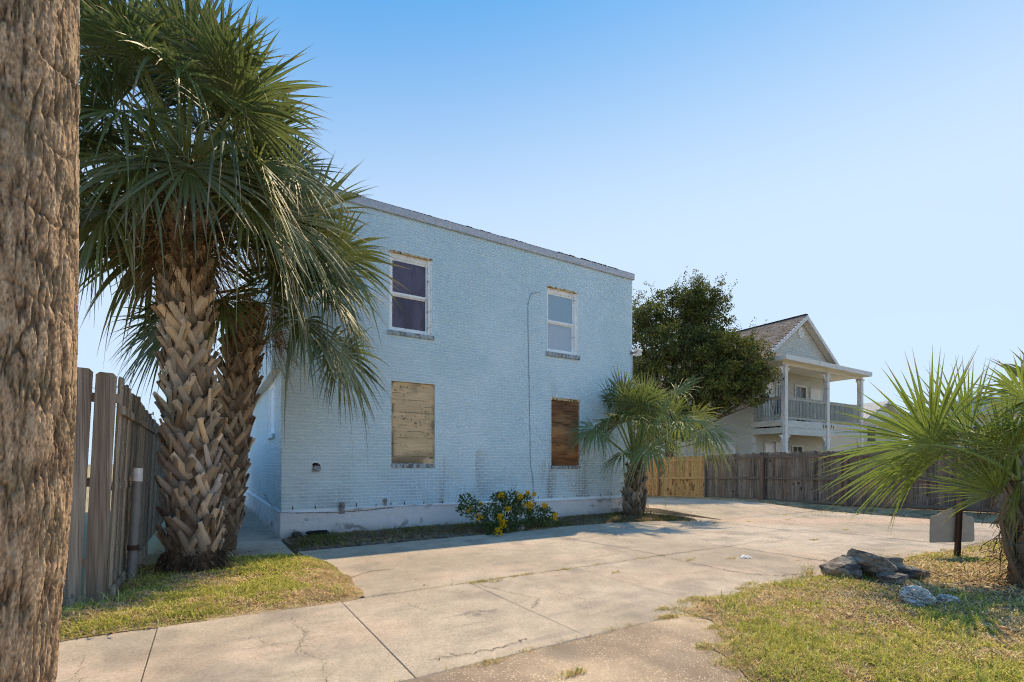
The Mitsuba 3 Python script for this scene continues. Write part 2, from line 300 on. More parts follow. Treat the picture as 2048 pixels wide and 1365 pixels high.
def slab(poly, ztop, thick=.09, ch=.005, tilt=(0, 0)):
    """convex slab: top polygon with a chamfer, sides going down"""
    p = np.asarray(poly, float); k = len(p); c = p.mean(0)
    if np.sum(p[:, 0] * np.roll(p[:, 1], -1) - p[:, 1] * np.roll(p[:, 0], -1)) < 0: p = p[::-1]
    d = p - c; ins = c + d * (1 - ch / np.maximum(np.linalg.norm(d, axis=1, keepdims=True), .1))
    zt = lambda q: (ztop(q[:, 0], q[:, 1]) if callable(ztop) else ztop) + tilt[0] * (q[:, 0] - c[0]) + tilt[1] * (q[:, 1] - c[1])
    v = np.vstack([np.c_[ins, np.full(k, 0.) + zt(ins)], np.c_[p, np.full(k, 0.) + zt(p) - ch], np.c_[p, np.full(k, 0.) + zt(p) - thick]])
    f = [[0, i, i + 1] for i in range(1, k - 1)]
    for b in (0, k):
        for i in range(k): j = (i + 1) % k; f += [[b + i, b + k + i, b + k + j], [b + i, b + k + j, b + j]]
    return v, np.array(f)
rg = np.random.default_rng(4)
sw = thing('sidewalk', 'tan concrete sidewalk slabs with dark joints across the foreground', 'sidewalk', kind='structure')
G = .0035
sx = [-4.65, -3.1, -1.58, -.03, 1.46, 3.08, 4.75, 6.5, 8.3, 10.0, 11.7, 13.4, 15.2, 17.5]
for a, b in zip(sx[:-1], sx[1:]):
    part(sw, 'slab', slab([(a + G, -7.25 + G), (b - G, -7.25 + G), (b - G, -5.08 - G), (a + G, -5.08 - G)], rg.uniform(-.002, .003), .1, tilt=rg.uniform(-.0012, .0012, 2)), 'concrete')
dw = thing('driveway', 'wide cracked concrete driveway in front of the blue building', 'driveway', kind='structure')
for q in ([(.22, -5.08), (4.85, -5.08), (4.6, -1.55), (.05, -1.7)], [(4.85, -5.08), (9.45, -5.1), (9.45, -1.35), (8.0, -1.15), (4.6, -1.55)],
          [(9.3, -2.28), (10.04, -2.5), (10.04, .6), (9.3, .6)], [(9.45, -5.1), (12.7, -5.1), (12.7, -2.5), (10.05, -2.5), (9.45, -2.3)], [(12.7, -5.1), (15.5, -5.1), (15.3, -2.5), (12.7, -2.5)]):
    q = np.array(q); c = q.mean(0); q = c + (q - c) * (1 - .0025)
    part(dw, 'slab', slab(q, rg.uniform(-.001, .003), .1, tilt=rg.uniform(-.0007, .0007, 2)), 'concrete')
rz = lambda x, y: np.interp(y, [-2.5, -.3, 1, 6, 12], [.004, .13, .12, -.04, -.1])
for xa, xb in ((10.05, 12.7), (12.7, 15.2)):
    for ya, yb in ((-2.49, -.3), (-.3, 1.), (1., 6.), (6., 12.)):
        part(dw, 'slab', slab([(xa + .004, ya + .002), (xb - .004, ya + .002), (xb - .004, yb - .002), (xa + .004, yb - .002)], rz, .16), 'concrete')
pth = thing('side_path', 'shaded narrow concrete path along the left wall of the blue building', 'path', kind='structure')
for ya, yb in ((-2.0, .1), (.1, 2.2), (2.2, 4.4), (4.4, 8.)):
    part(pth, 'slab', slab([(-1.25, ya + .005), (-.03, ya + .005), (-.03, yb - .005), (-1.25, yb - .005)], -.012, .08), 'concrete')
solo('road_apron', grid(60, 16, lambda u, w: np.stack([-6 + 26 * u, -7.25 - 5 * w, -.003 - .008 * w + 0 * u], -1)), 'aggregate', 'rough exposed aggregate paving at the bottom edge of the sidewalk', 'pavement', kind='structure')

# cracks filled with dirt: thin raised ribbons on the slabs
def ribbon(pts, w, z=.0055, jit=.02, seed=0, n=24):
    r = np.random.default_rng(seed); p = np.asarray(pts, float)
    t = np.linspace(0, len(p) - 1, n * (len(p) - 1)); q = np.stack([np.interp(t, np.arange(len(p)), p[:, k]) for k in (0, 1)], -1)
    q[1:-1] += r.normal(0, jit, (len(q) - 2, 2)); d = unit(np.gradient(q, axis=0)); nrm = np.stack([-d[:, 1], d[:, 0]], -1)
    ww = w * r.uniform(.35, 1, len(q))[:, None]
    ww = ww * .85; v = np.vstack([np.c_[q + nrm * ww, np.full(len(q), z)], np.c_[q - nrm * ww, np.full(len(q), z)]]); m = len(q); i = np.arange(m - 1)
    return v, tri(np.stack([i, i + m, i + m + 1, i + 1], -1))
mat('crack_dirt', (.10, .08, .06), .95, .1)
cr = [([(.3, -5.06), (1.5, -5.10), (1.7, -5.07)], .006), ([(1.7, -5.07), (3.7, -5.10), (5.0, -5.05), (6.6, -5.10), (8.5, -5.06)], .007), ([(4.85, -5.0), (4.75, -3.4), (4.6, -1.6)], .003), ([(6.4, -4.9), (6.9, -4.2), (7.0, -3.3), (7.6, -2.7)], .004), ([(2.2, -2.2), (2.5, -3.0), (2.4, -3.8)], .0025), ([(2.0, -5.5), (2.15, -6.2), (2.05, -6.9)], .0025), ([(-2.0, -5.6), (-1.9, -6.4), (-2.1, -7.1)], .003), ([(-.55, -5.4), (-.5, -5.9), (-.62, -6.3), (-.5, -6.6), (-.55, -7.2)], .003), ([(-.9, -5.8), (-.75, -6.1), (-.55, -6.3)], .002), ([(.4, -5.3), (.55, -5.6), (.62, -5.95)], .002),
      ([(1.5, -5.15), (1.62, -5.6), (1.78, -6.1), (1.52, -6.35)], .005), ([(4.75, -5.1), (4.72, -5.9), (4.72, -6.5), (5.0, -6.85), (5.45, -6.95)], .009), ([(9.4, -2.8), (9.9, -3.5), (10.4, -3.9), (11.2, -4.0)], .006),
      ([(10.2, -3.2), (11.5, -3.35), (12.9, -3.1), (14.2, -3.3)], .008), ([(.2, -7.02), (.65, -7.1), (1.0, -7.02)], .006), ([(3.4, -5.6), (3.9, -6.1), (4.3, -6.2)], .003)]
solo('pavement_crack', cat([ribbon(p, w, seed=i) for i, (p, w) in enumerate(cr)]), 'crack_dirt', 'thin dark cracks wandering over the concrete slabs', 'crack', kind='stuff')

# ------------------------------------------------------------------ grass
LAWN_R = [(1.78, -8.55), (2.0, -8.2), (2.2, -7.95), (2.42, -7.85), (2.75, -7.55), (2.62, -7.2), (2.9, -7.10), (3.2, -6.98), (3.5, -7.05), (4.3, -6.95), (4.8, -7.12), (5.4, -7.1), (6.3, -7.3), (7.2, -7.2), (8.3, -7.2), (9.6, -7.4), (13, -7.3), (17, -7.3), (17, -12.2), (1.5, -12.2), (1.55, -9.5)]
LAWN_L = [(-3.2, -5.1), (-2.5, -5.12), (-1.8, -5.09), (-1.2, -5.12), (-.5, -5.10), (.10, -5.13), (.24, -4.98), (.27, -4.6), (.31, -4.2), (.30, -3.4), (.27, -2.9), (.1, -2.45), (-.3, -2.02), (-1.3, -1.95), (-2.09, -1.95), (-2.09, -3.98), (-3.2, -3.98)]
STRIP = [(.02, -.02), (.03, -1.6), (1.4, -1.56), (2.8, -1.52), (5.3, -1.45), (7.2, -1.55), (8.4, -1.85), (9.2, -2.35), (9.5, -2.2), (9.55, -1.2), (9.4, -.02)]
def ragged(poly, amp, seed, step=.09):
    import shapely
    ln = shapely.Polygon(poly).exterior; t = np.arange(0, ln.length, step); q = np.array([ln.interpolate(k).coords[0] for k in t]); n = np.stack([meshkit.fbm(np.stack([q[:, 0] * 4, q[:, 1] * 4, 0 * t + seed + 7 * k], -1), 3, seed + k) - .5 for k in (0, 1)], -1)
    return q + n * amp * 2
LAWN_R = ragged(LAWN_R, .10, 5); LAWN_L = ragged(LAWN_L, .05, 6)
LAWN_B = [(-3.2, -5.0), (-1.92, -4.0), (-1.92, 8), (-1.26, 8), (-1.26, -1.96), (-1.92, -1.96)]
def lawn_z(x, y, poly, h, seed):
    d = edge_dist(x, y, poly); s = np.clip(d / .35, 0, 1)
    P = np.stack([x * 2.2, y * 2.2, 0 * x + seed], -1); P2 = np.stack([x * 14, y * 14, 0 * x + seed], -1)
    return (.004 if seed in (1, 2) else -.012) + s * h * (.45 + meshkit.fbm(P, 3, seed)) + s * .022 * (meshkit.noise(P2, seed) - .3)
def lawn_mesh(poly, h, seed, step):
    import shapely
    poly = np.asarray(poly, float); P = shapely.Polygon(poly); x0, y0, x1, y1 = P.bounds
    from scipy.spatial import Delaunay
    X, Y = np.meshgrid(np.arange(x0, x1, step), np.arange(y0, y1, step)); q = np.stack([X.ravel(), Y.ravel()], -1)
    q = q[inside(q[:, 0], q[:, 1], poly)]
    ln = P.exterior; e = np.array([ln.interpolate(s).coords[0] for s in np.arange(0, ln.length, step * .7)])
    q = q[edge_dist(q[:, 0], q[:, 1], poly) > step * .4]; q = np.vstack([q, e])
    t = Delaunay(q).simplices; c = q[t].mean(1); t = t[inside(c[:, 0], c[:, 1], poly)]
    a = np.cross(q[t[:, 1]] - q[t[:, 0]], q[t[:, 2]] - q[t[:, 0]]); t[a < 0] = t[a < 0][:, ::-1]
    return np.c_[q, lawn_z(q[:, 0], q[:, 1], poly, h, seed)], t
def blades(x, y, z, L, W, lean, rng, col, bend=.5):
    n = len(x); az = rng.uniform(0, 2 * np.pi, n); d = np.stack([np.cos(az), np.sin(az), 0 * az], -1); s = np.stack([-np.sin(az + rng.normal(0, .6, n)), np.cos(az), 0 * az], -1)
    b = np.stack([x, y, z], -1); up = np.array([0, 0, 1.0]); ln = lean[:, None]; Lc = L[:, None]
    m = b + Lc * .55 * (up * np.cos(ln) + d * np.sin(ln)); ln2 = np.minimum(ln + bend + rng.uniform(0, .7, (n, 1)), 1.9)
    tip = m + Lc * .5 * (up * np.cos(ln2) + d * np.sin(ln2)); w = W[:, None] * s
    v = np.stack([b - w, b + w, m + w * .75, m - w * .75, tip], 1).reshape(-1, 3); i = np.arange(n)[:, None] * 5
    f = (i[:, None] + np.array([[0, 1, 2], [0, 2, 3], [3, 2, 4]])).reshape(-1, 3)
    c = np.repeat(col, 5, 0).reshape(n, 5, 3); c[:, :2] *= .8; c[:, 4] = np.clip(c[:, 4] * 1.12, 0, 1)
    return v, f, c.reshape(-1, 3)
GREENS = np.array([[.48, .50, .10], [.62, .58, .13], [.32, .37, .085], [.66, .58, .20]]); STRAWS = np.array([[.80, .62, .33], [.66, .47, .23], [.88, .76, .48], [.44, .29, .15]])
def sow(n, poly, h, seed, rng, straw_bias=0., Lr=(.03, .075), near=None, zfix=None, dens=None):
    poly = np.asarray(poly); x0, y0 = poly.min(0); x1, y1 = poly.max(0); x = rng.uniform(x0, x1, n * 3); y = rng.uniform(y0, y1, n * 3)
    k = inside(x, y, poly)
    if dens is not None: k &= rng.random(len(x)) < dens(x, y)
    x, y = x[k][:n], y[k][:n]; n = len(x)
    P = np.stack([x * 1.6, y * 1.6, 0 * x + 3 + seed], -1); m = meshkit.fbm(P, 4, seed + 9); m2 = meshkit.fbm(P * 5, 3, seed + 2)
    straw = rng.random(n) < np.clip((m - .48) * 2.6 + (m2 - .5) * 1.6 + .38 + straw_bias, .06, .96) if np.isscalar(straw_bias) else rng.random(n) < np.clip((m - .48) * 3.4 + (m2 - .5) * 2.2 + .46 + straw_bias(x, y), .06, .97)
    col = np.where(straw[:, None], STRAWS[rng.integers(0, 4, n)], GREENS[rng.integers(0, 4, n)]) * rng.uniform(.7, 1.2, (n, 1)) * (np.array([.42, .42, .55]) if seed == 3 else 1)  # strip grass gets a darker tint that paints in the wall shade
    z = lawn_z(x, y, poly, h, seed) - .004
    ed = np.clip(edge_dist(x, y, poly) / .12, .35, 1)
    L = rng.uniform(*Lr, n) * ed * (.35 + 1.3 * m2) * np.where(rng.random(n) < .06, 1.7, 1) * np.where(straw, .9, 1.1); dist = np.hypot(x - CAM[0], y - CAM[1])
    W = rng.uniform(.0016, .0034, n) * np.clip(dist / 3.2, 1, 3.2); lean = np.where(straw, rng.uniform(.5, 1.5, n), rng.uniform(.05, 1.0, n))
    return blades(x, y, z, L, W, lean, rng, col)
# weeds: tufts in joints and taller stalks
def tuft(x, y, n, spread, Lr, rng, straw=.5, z=.0, wscale=1.):
    xx = x + rng.normal(0, spread, n); yy = y + rng.normal(0, spread * .5, n); st = rng.random(n) < straw
    col = np.where(st[:, None], STRAWS[rng.integers(0, 4, n)], GREENS[rng.integers(0, 4, n)]) * rng.uniform(.7, 1.15, (n, 1))
    return blades(xx, yy, np.full(n, z), rng.uniform(*Lr, n), rng.uniform(.0015, .003, n) * wscale, rng.uniform(.1, 1.25, n), rng, col)
rg = np.random.default_rng(11)
def tri_lawn(name, poly, h, seed, step, label, cat_): return solo(name, lawn_mesh(poly, h, seed, step), 'soil', label, cat_, kind='structure')
tri_lawn('lawn_soil', LAWN_R, .05, 1, .09, 'bare soil under the patchy lawn at the right', 'soil')
tri_lawn('lawn_soil', LAWN_L, .06, 2, .06, 'bare soil under the grass patch round the tall palms', 'soil')
tri_lawn('planting_strip', STRIP, .07, 3, .08, 'dark soil of the shaded planting strip along the blue wall', 'soil')
near_d = lambda x, y: np.clip(3.6 / np.maximum(np.hypot(x - CAM[0], y - CAM[1]) - .6, .5), .05, 1.) ** 1.6
bias = lambda x, y: np.clip((x - 4.4) * .16, -.22, .42) + .18 * (y < -8.9) * (x > 4)
gR = [sow(190000, LAWN_R, .05, 1, rg, bias, (.03, .085), dens=near_d)]
for k in range(170):
    t_ = LAWN_R[rg.integers(0, 120)]; gR.append(tuft(t_[0] + rg.normal(0, .06), t_[1] + rg.normal(0, .06), rg.integers(10, 60), .05, (.015, .06), rg, .45, .0))
m, c = catc(gR); solo('lawn_grass', m, 'grass_leaf', 'patchy yellow green and straw coloured lawn grass at the right foreground', 'grass', color=c, kind='stuff')
biasL = lambda x, y: .14 + .30 * np.exp(-((x + 1.0) ** 2 + (y + 3.3) ** 2) / .35) + np.where(x < -1.1, .1, -.08)
m, c = catc([sow(60000, LAWN_L, .06, 2, rg, biasL, (.03, .08))]); solo('lawn_grass', m, 'grass_leaf', 'sunlit yellow green grass patch at the foot of the tall palms', 'grass', color=c, kind='stuff')
m, c = catc([sow(34000, STRIP, .07, 3, rg, .22, (.03, .10))]); solo('strip_grass', (m[0], m[1]), 'grass_leaf', 'short dry grass tinted darker for shade along the foot of the blue wall', 'grass', color=c, kind='stuff')
tf = []
for k in range(34):
    x = rg.choice([rg.uniform(.3, 5), rg.uniform(1.4, 2.4)]); tf.append(tuft(x, -5.08 + rg.normal(0, .012), rg.integers(6, 30), .06, (.01, .035), rg, .6, .002, 1.6))
for k in range(26): tf.append(tuft(rg.uniform(-.3, 2.6), -7.26 + rg.normal(0, .02), rg.integers(8, 40), .06, (.01, .04), rg, .7, .0))
for x, y, n in ((1.62, -5.12, 90), (1.75, -5.2, 50), (4.9, -5.55, 60), (5.55, -5.8, 60), (10.6, -5.1, 60), (8.5, -5.5, 90), (2.1, -7.9, 160), (.9, -7.75, 120), (2.45, -7.25, 160), (2.6, -7.05, 120), (3.2, -6.95, 140), (9.3, -2.8, 160), (10.2, -3.1, 60), (12.6, -2.7, 90), (11.4, -3.4, 50), (.5, -7.3, 80), (3.35, -5.6, 30)):
    tf.append(tuft(x, y, n, .05, (.015, .05), rg, .55, .0, 1.5))
m, c = catc(tf); solo('joint_weeds', m, 'grass_leaf', 'small dry weeds growing out of the pavement joints', 'weeds', color=c, kind='stuff')
tf = [tuft(x, y, n, sp, (.10, .30), rg, .45, .02, 1.5) for x, y, n, sp in ((-2.0, -4.2, 90, .12), (-1.85, -3.4, 120, .10), (-1.8, -2.9, 80, .12), (-1.75, -2.5, 60, .1), (-1.5, -2.35, 60, .15), (6.1, -7.3, 40, .10), (6.35, -7.35, 34, .06), (5.3, -7.05, 60, .06), (1.4, -.5, 70, .25), (2.0, -.4, 60, .3), (2.9, -.5, 60, .3), (6.0, -.4, 60, .4), (3.6, -.35, 40, .2))]
m, c = catc(tf); solo('tall_weeds', m, 'grass_leaf', 'tufts of long thin grass by the fence, the wall and the dark rock', 'weeds', color=c, kind='stuff')
# dead leaf litter and twigs
def litter(n, fn, rng, cols, L=(.015, .05)):
    p = fn(n); az = rng.uniform(0, 6.28, n); d = np.stack([np.cos(az), np.sin(az), rng.normal(0, .25, n)], -1); s = np.stack([-np.sin(az), np.cos(az), rng.normal(0, .3, n)], -1); l = rng.uniform(*L, n)[:, None]; w = l * rng.uniform(.15, .4, (n, 1))
    v = np.stack([p - d * l, p + s * w, p + d * l, p - s * w], 1).reshape(-1, 3); i = np.arange(n)[:, None] * 4
    c = np.repeat(np.array(cols)[rng.integers(0, len(cols), n)] * rng.uniform(.6, 1.2, (n, 1)), 4, 0)
    return v, (i[:, None] + np.array([[0, 1, 2], [0, 2, 3]])).reshape(-1, 3), c
def around(cx, cy, r, z): return lambda n: np.stack([cx + rg.normal(0, r, n), cy + rg.normal(0, r, n), np.full(n, z) + rg.uniform(0, .03, n)], -1)
BR = [(.20, .13, .07), (.34, .24, .13), (.42, .33, .2), (.1, .07, .04)]
m, c = catc([litter(2500, around(-1.3, -2.75, .42, .05), rg, BR), litter(900, around(8.57, -.95, .4, .05), rg, BR), litter(2200, around(6.4, -8.6, .7, .05), rg, BR), litter(500, around(-1.9, -4.3, .35, .03), rg, BR),
             litter(260, lambda n: np.stack([rg.uniform(0, 15, n), rg.uniform(-5, -1.6, n), np.full(n, .006)], -1), rg, BR, (.006, .02)), litter(1400, lambda n: np.stack([rg.uniform(.1, 9, n), rg.uniform(-1.4, -.1, n), np.full(n, .05)], -1), rg, BR, (.01, .035))])
solo('leaf_litter', m, 'tinted_matte', 'brown dead leaf scraps scattered under the palms and along the wall', 'leaf litter', color=c, kind='stuff')
m, c = catc([litter(900, lambda n: np.stack([rg.uniform(-4, 3, n), rg.uniform(-9, -7.27, n), np.full(n, -.008)], -1), rg, [(.55, .48, .40), (.3, .25, .2), (.14, .11, .09), (.45, .33, .22)], (.003, .009))])
solo('loose_grit', m, 'tinted_matte', 'loose grit and pebbles on the rough paving', 'grit', color=c, kind='stuff')

# ------------------------------------------------------------------ the blue brick building
BW, BH = 9.36, 6.98
OPEN = [(2.12, 3.10, 4.32, 6.02), (2.165, 3.165, 1.44, 3.235), (6.29, 7.31, 4.365, 6.045), (6.43, 7.39, 1.39, 3.18)]   # upper left, lower left, upper right, lower right
bl = thing('brick_building', 'two storey flat roofed building of light blue painted brick', 'building')
wall = part(bl, 'wall', cat(
    [box(0.0, BW, .004, .24, .40, 1.39)] + [box(a, b, .004, .24, z0, z1) for a, b, z0, z1 in
     [(0.0, 2.165, 1.39, 4.0), (3.165, 6.43, 1.39, 4.0), (7.39, BW, 1.39, 4.0), (2.165, 3.165, 1.39, 1.44), (2.165, 3.165, 3.235, 4.0), (6.43, 7.39, 3.18, 4.0),
      (0.0, 2.12, 4.0, 6.9), (3.10, 6.29, 4.0, 6.9), (7.31, BW, 4.0, 6.9), (2.12, 3.10, 4.0, 4.32), (2.12, 3.10, 6.02, 6.9), (6.29, 7.31, 4.0, 4.365), (6.29, 7.31, 6.045, 6.9)]]
    + [box(.004, .22, .24, 12.0, .40, 3.25), box(BW - .24, BW, .24, 12.0, 0, 6.9), box(.24, BW - .24, 11.8, 12.0, 0, 6.9), box(.24, BW - .24, .5, 11.8, 6.6, 6.84)]), 'mortar_paint')
def brick(x0, x1, z0, z1, y=0.0, pro=.0045, j=0.0, side=False):
    b = .0025
    # front face proud of the mortar with a small chamfer
    if not side:
        o = np.array([[x0, y + .004, z0], [x1, y + .004, z0], [x1, y + .004, z1], [x0, y + .004, z1]]); i = np.array([[x0 + b, y - pro + j, z0 + b], [x1 - b, y - pro - j, z0 + b], [x1 - b, y - pro - j, z1 - b], [x0 + b, y - pro + j, z1 - b]])
        return np.vstack([o, i]), tri([[4, 5, 6, 7], [0, 1, 5, 4], [1, 2, 6, 5], [2, 3, 7, 6], [3, 0, 4, 7]])
    o = np.array([[.004, x0, z0], [.004, x1, z0], [.004, x1, z1], [.004, x0, z1]]); i = np.array([[-pro, x0 + b, z0 + b], [-pro, x1 - b, z0 + b], [-pro, x1 - b, z1 - b], [-pro, x0 + b, z1 - b]])
    return np.vstack([o, i]), tri([[4, 5, 6, 7], [0, 1, 5, 4], [1, 2, 6, 5], [2, 3, 7, 6], [3, 0, 4, 7]])[:, ::-1]
rg = np.random.default_rng(21); C, BL, J = .0677, .203, .0115
bricks = []
for k in range(8, 102):
    z0 = k * C + J / 2; z1 = (k + 1) * C - J / 2
    if z0 < .5: z0 = .5
    if z1 > 6.85: continue
    off = (k % 2) * .5 * BL
    cuts = []
    for a, b, za, zb in OPEN:
        if z0 < zb and z1 > za: cuts.append((a, b))
    x = -off
    while x < BW:
        a, b = max(x + J / 2, 0.0), min(x + BL - J / 2, BW); x += BL
        segs = [(a, b)]
        for ca, cb in cuts:
            segs = [s for p0, p1 in segs for s in ((p0, min(p1, ca)), (max(p0, cb), p1)) if s[1] - s[0] > .02]
        for p0, p1 in segs:
            if p1 - p0 > .02: bricks.append((p0, p1, z0, z1))
near = sorted(range(len(bricks)), key=lambda i: (bricks[i][0] + .6) ** 2 + (bricks[i][2] - 1.42) ** 2 * .8)
front = set(near[:260])
mk = lambda q: brick(*q, pro=.004 + rg.uniform(-.0006, .0008), j=rg.uniform(-.0003, .0003))
for i in near[:260]: part(wall, 'brick', mk(bricks[i]), 'brick_paint')
part(wall, 'brickwork', cat([mk(q) for i, q in enumerate(bricks) if i not in front]), 'brick_paint', kind='stuff')
sb = []
for k in range(8, 48):
    z0, z1 = max(k * C + J / 2, .5), (k + 1) * C - J / 2
    x = -((k + 1) % 2) * .5 * BL
    while x < 11.9:
        a, b = max(x + J / 2, 0.0), x + BL - J / 2; x += BL
        for s in ((a, min(b, 1.02)), (max(a, 2.02), b)) if 1.97 < (z0 + z1) / 2 < 3.16 else ((a, b),):
            if s[1] - s[0] > .02: sb.append((s[0], s[1], z0, z1))
part(wall, 'side_brickwork', cat([brick(*q, side=True) for q in sb]), 'brick_paint', kind='stuff')
part(bl, 'plinth', cat([cham(-.03, BW + .03, -.032, .3, -.25, .495, .012), cham(-.034, .2, .3, 12.0, -.25, .50, .012)]), 'plinth_paint')
# overhanging upper storey clad in smooth panels on the left side
part(bl, 'side_overhang', cat([box(-.16, 0.0, .003, 12.0, 3.25, 6.8)]), 'panel_blue')
part(bl, 'overhang_soffit', cat([box(-.165, .0, .02, 12.0, 3.225, 3.247)]), 'soffit')
fs = [part(bl, 'roof_fascia', cham(a, b, -.055, -.012, 6.82, 6.985, .006), 'fascia_metal') for a, b in ((-.2, 3.15), (3.154, 6.55), (6.556, BW + .05))]
part(bl, 'roof_fascia', cham(BW + .01, BW + .05, -.01, 12, 6.82, 6.985, .006), 'fascia_metal'); part(bl, 'roof_fascia', cham(-.2, -.165, -.01, 12, 6.82, 6.985, .006), 'fascia_metal')
part(bl, 'roof_deck', box(-.16, BW, 0, 11.95, 6.86, 6.95), 'roof_felt')
part(bl, 'added_edge_strip', cham(-.2, BW + .05, -.054, .14, 6.986, 6.993, .002), 'roof_felt')  # added dark strip, hides the sunlit top edge of the fascia
for a, b, h in ((.75, 1.5, .03), (2.5, 3.1, .022), (3.4, 4.6, .02), (4.9, 5.6, .02), (6.6, 7.2, .03), (7.4, 8.75, .04)):
    x = a
    while x < b:
        w = rg.uniform(.08, .22); part(bl, 'roof_felt_strip', cham(x, min(x + w, b), -.05 + rg.uniform(-.01, .01), .12, 6.994, 6.994 + h * rg.uniform(.3, .8), .004), 'roof_felt'); x += w + rg.uniform(0, .05)
def window(o, glass, name_label, caulk):
    a, b, z0, z1 = o; D = .055
    w = part(bl, 'window', cat([box(a, a + .05, D, .16, z0, z1), box(b - .085, b, D - .03, .16, z0, z1), box(a + .05, b - .085, D, .16, z1 - .10, z1), box(a + .05, b - .085, D, .16, z0, z0 + .05)]), 'window_trim', label=name_label)
    zm = (z0 + z1) / 2 - .04; ia, ib = a + .05, b - .085
    for nm, za, zb, dd in (('upper_sash', zm, z1 - .10, .075), ('lower_sash', z0 + .05, zm + .02, .10)):
        s = part(w, nm, cat([box(ia, ia + .04, dd, dd + .035, za, zb), box(ib - .04, ib, dd, dd + .035, za, zb), box(ia + .04, ib - .04, dd, dd + .035, zb - .05, zb), box(ia + .04, ib - .04, dd - .006, dd + .035, za, za + .055)]), 'window_trim')
        part(w, nm + '_pane', box(ia + .03, ib - .03, dd + .012, dd + .018, za + .03, zb - .03), glass)
    part(w, 'caulk_strip', cham(a - .01, b + .012, -.012, .05, z1 - .004, z1 + .035, .006), 'rotten_caulk', label='rotten yellowed caulk along the window head')
    part(w, 'edge_trim', box(b - .02, b + .002, .002, .05, z0, z1 - .004), 'window_trim')
    part(w, 'backing', box(a, b, .17, .2, z0, z1), 'dark_hole')
    return w
window(OPEN[0], 'dark_glass', 'upper left window with dark tinted panes', 1)
window(OPEN[2], 'blind_blue', 'upper right window with pale blue blinds behind the panes', 1)
part(bl, 'window_sill', cham(2.08, 3.14, -.04, .16, 4.225, 4.318, .008), 'stained_sill'); part(bl, 'window_sill', cham(6.25, 7.36, -.05, .16, 4.25, 4.362, .008), 'stained_sill')
part(bl, 'window_sill', cham(2.16, 3.17, -.018, .16, 1.345, 1.437, .008), 'stained_sill'); part(bl, 'window_sill', cham(6.42, 7.40, -.018, .16, 1.30, 1.388, .008), 'stained_sill')
part(bl, 'boarded_window', box(2.168, 3.162, .05, .065, 1.442, 3.225), 'pale_plywood', label='pale weathered plywood sheet in the lower left window')
part(bl, 'boarded_window', box(6.433, 7.387, .05, .065, 1.392, 3.12), 'red_plywood', label='reddish brown plywood sheet in the lower right window')
part(bl, 'head_trim', box(6.433, 7.387, .02, .06, 3.122, 3.178), 'rotten_caulk')
sw_ = part(bl, 'side_window', cat([box(-.01, .05, 1.03, 1.11, 2.08, 3.15), box(-.01, .05, 1.93, 2.01, 2.08, 3.15), box(-.008, .05, 1.11, 1.93, 3.07, 3.15)]), 'window_trim')
part(sw_, 'pane', box(.02, .03, 1.11, 1.93, 2.06, 3.07), 'dark_glass'); part(sw_, 'sill', cham(-.06, .05, 1.0, 2.04, 1.99, 2.078, .006), 'panel_blue')
# wires, stubs, pins, broken vent
def wob(p, n=40, j=.006, seed=0):
    r = np.random.default_rng(seed); p = np.asarray(p, float); t = np.linspace(0, len(p) - 1, n); q = np.stack([np.interp(t, np.arange(len(p)), p[:, k]) for k in range(3)], -1)
    q[1:-1] += np.cumsum(r.normal(0, j, (n - 2, 3)), 0) * np.array([1, .0, .5]) * .25; return q
mat('painted_wire', (.24, .30, .34), .6, .3)
part(bl, 'wall_cable', tube(wob([(6.06, -.014, 5.86), (5.79, -.014, 5.77), (5.69, -.014, 5.5), (5.69, -.014, 5.1), (5.72, -.014, 3.6), (5.745, -.014, 2.4), (5.76, -.014, 1.45), (5.84, -.014, 1.04), (5.85, -.03, .5)], 60, .004, 1), .0075, 5), 'painted_wire')
part(bl, 'wall_cable', tube(wob([(-.035, 3.2, .72), (-.04, 2.0, .6), (-.045, .6, .50), (-.04, -.045, .50), (.3, -.042, .478), (.9, -.042, .455), (1.5, -.042, .46), (2.2, -.042, .50)], 60, .003, 2), .006, 5), 'dark_cable')
part(bl, 'wall_conduit', tube(wob([(1.15, -.045, .50), (1.6, -.045, .515), (2.6, -.045, .53), (3.6, -.045, .51), (5.0, -.045, .50), (6.4, -.045, .475), (7.6, -.045, .475), (9.3, -.045, .47)], 60, .003, 3), .018, 7), 'plinth_paint')
for i, x in enumerate(np.concatenate([[.2, .62, 1.42, 1.83, 2.15, 2.45, 2.9, 3.35], np.arange(5.6, 9.2, .42)])): part(bl, 'weep_pin', cham(x - .007, x + .007, -.014, .0, .545, .545 + rg.uniform(.05, .075), .002), 'dark_hole')
part(bl, 'pipe_stub', cat([cham(1.075, 1.165, -.10, -.006, .56, .66, .01), cham(1.06, 1.18, -.05, -.033, .42, .565, .008), tube([(1.12, -.05, .61), (1.12, -.16, .60)], .028, 10)]), 'grey_metal')
part(bl, 'pipe_stub', cat([cham(1.985, 2.05, -.07, -.006, .60, .70, .008), tube([(2.02, -.04, .61), (2.02, -.05, .55)], .02, 10)]), 'grey_metal')
import trimesh
def blob(c, s, seed): m_ = trimesh.creation.icosphere(subdivisions=3); v_ = np.array(m_.vertices); v_ = v_ * (1 + .7 * (meshkit.fbm(v_ * 1.7 + seed, 3, seed) - .5))[:, None]; return np.array(c) + v_ * np.array(s), np.array(m_.faces)
vh = part(bl, 'broken_vent', blob((.635, .0, 1.40), (.075, .016, .062), 4), 'dark_hole', label='broken dark vent hole with a crumpled hood')
hood, _ = grid(8, 8, lambda u, w: np.stack([.565 + .155 * u, -.02 - .075 * np.sin(np.pi * u) * w - .01 * np.sin(9 * u), 1.375 - .085 * w + .03 * np.sin(np.pi * u) * (1 - w)], -1))
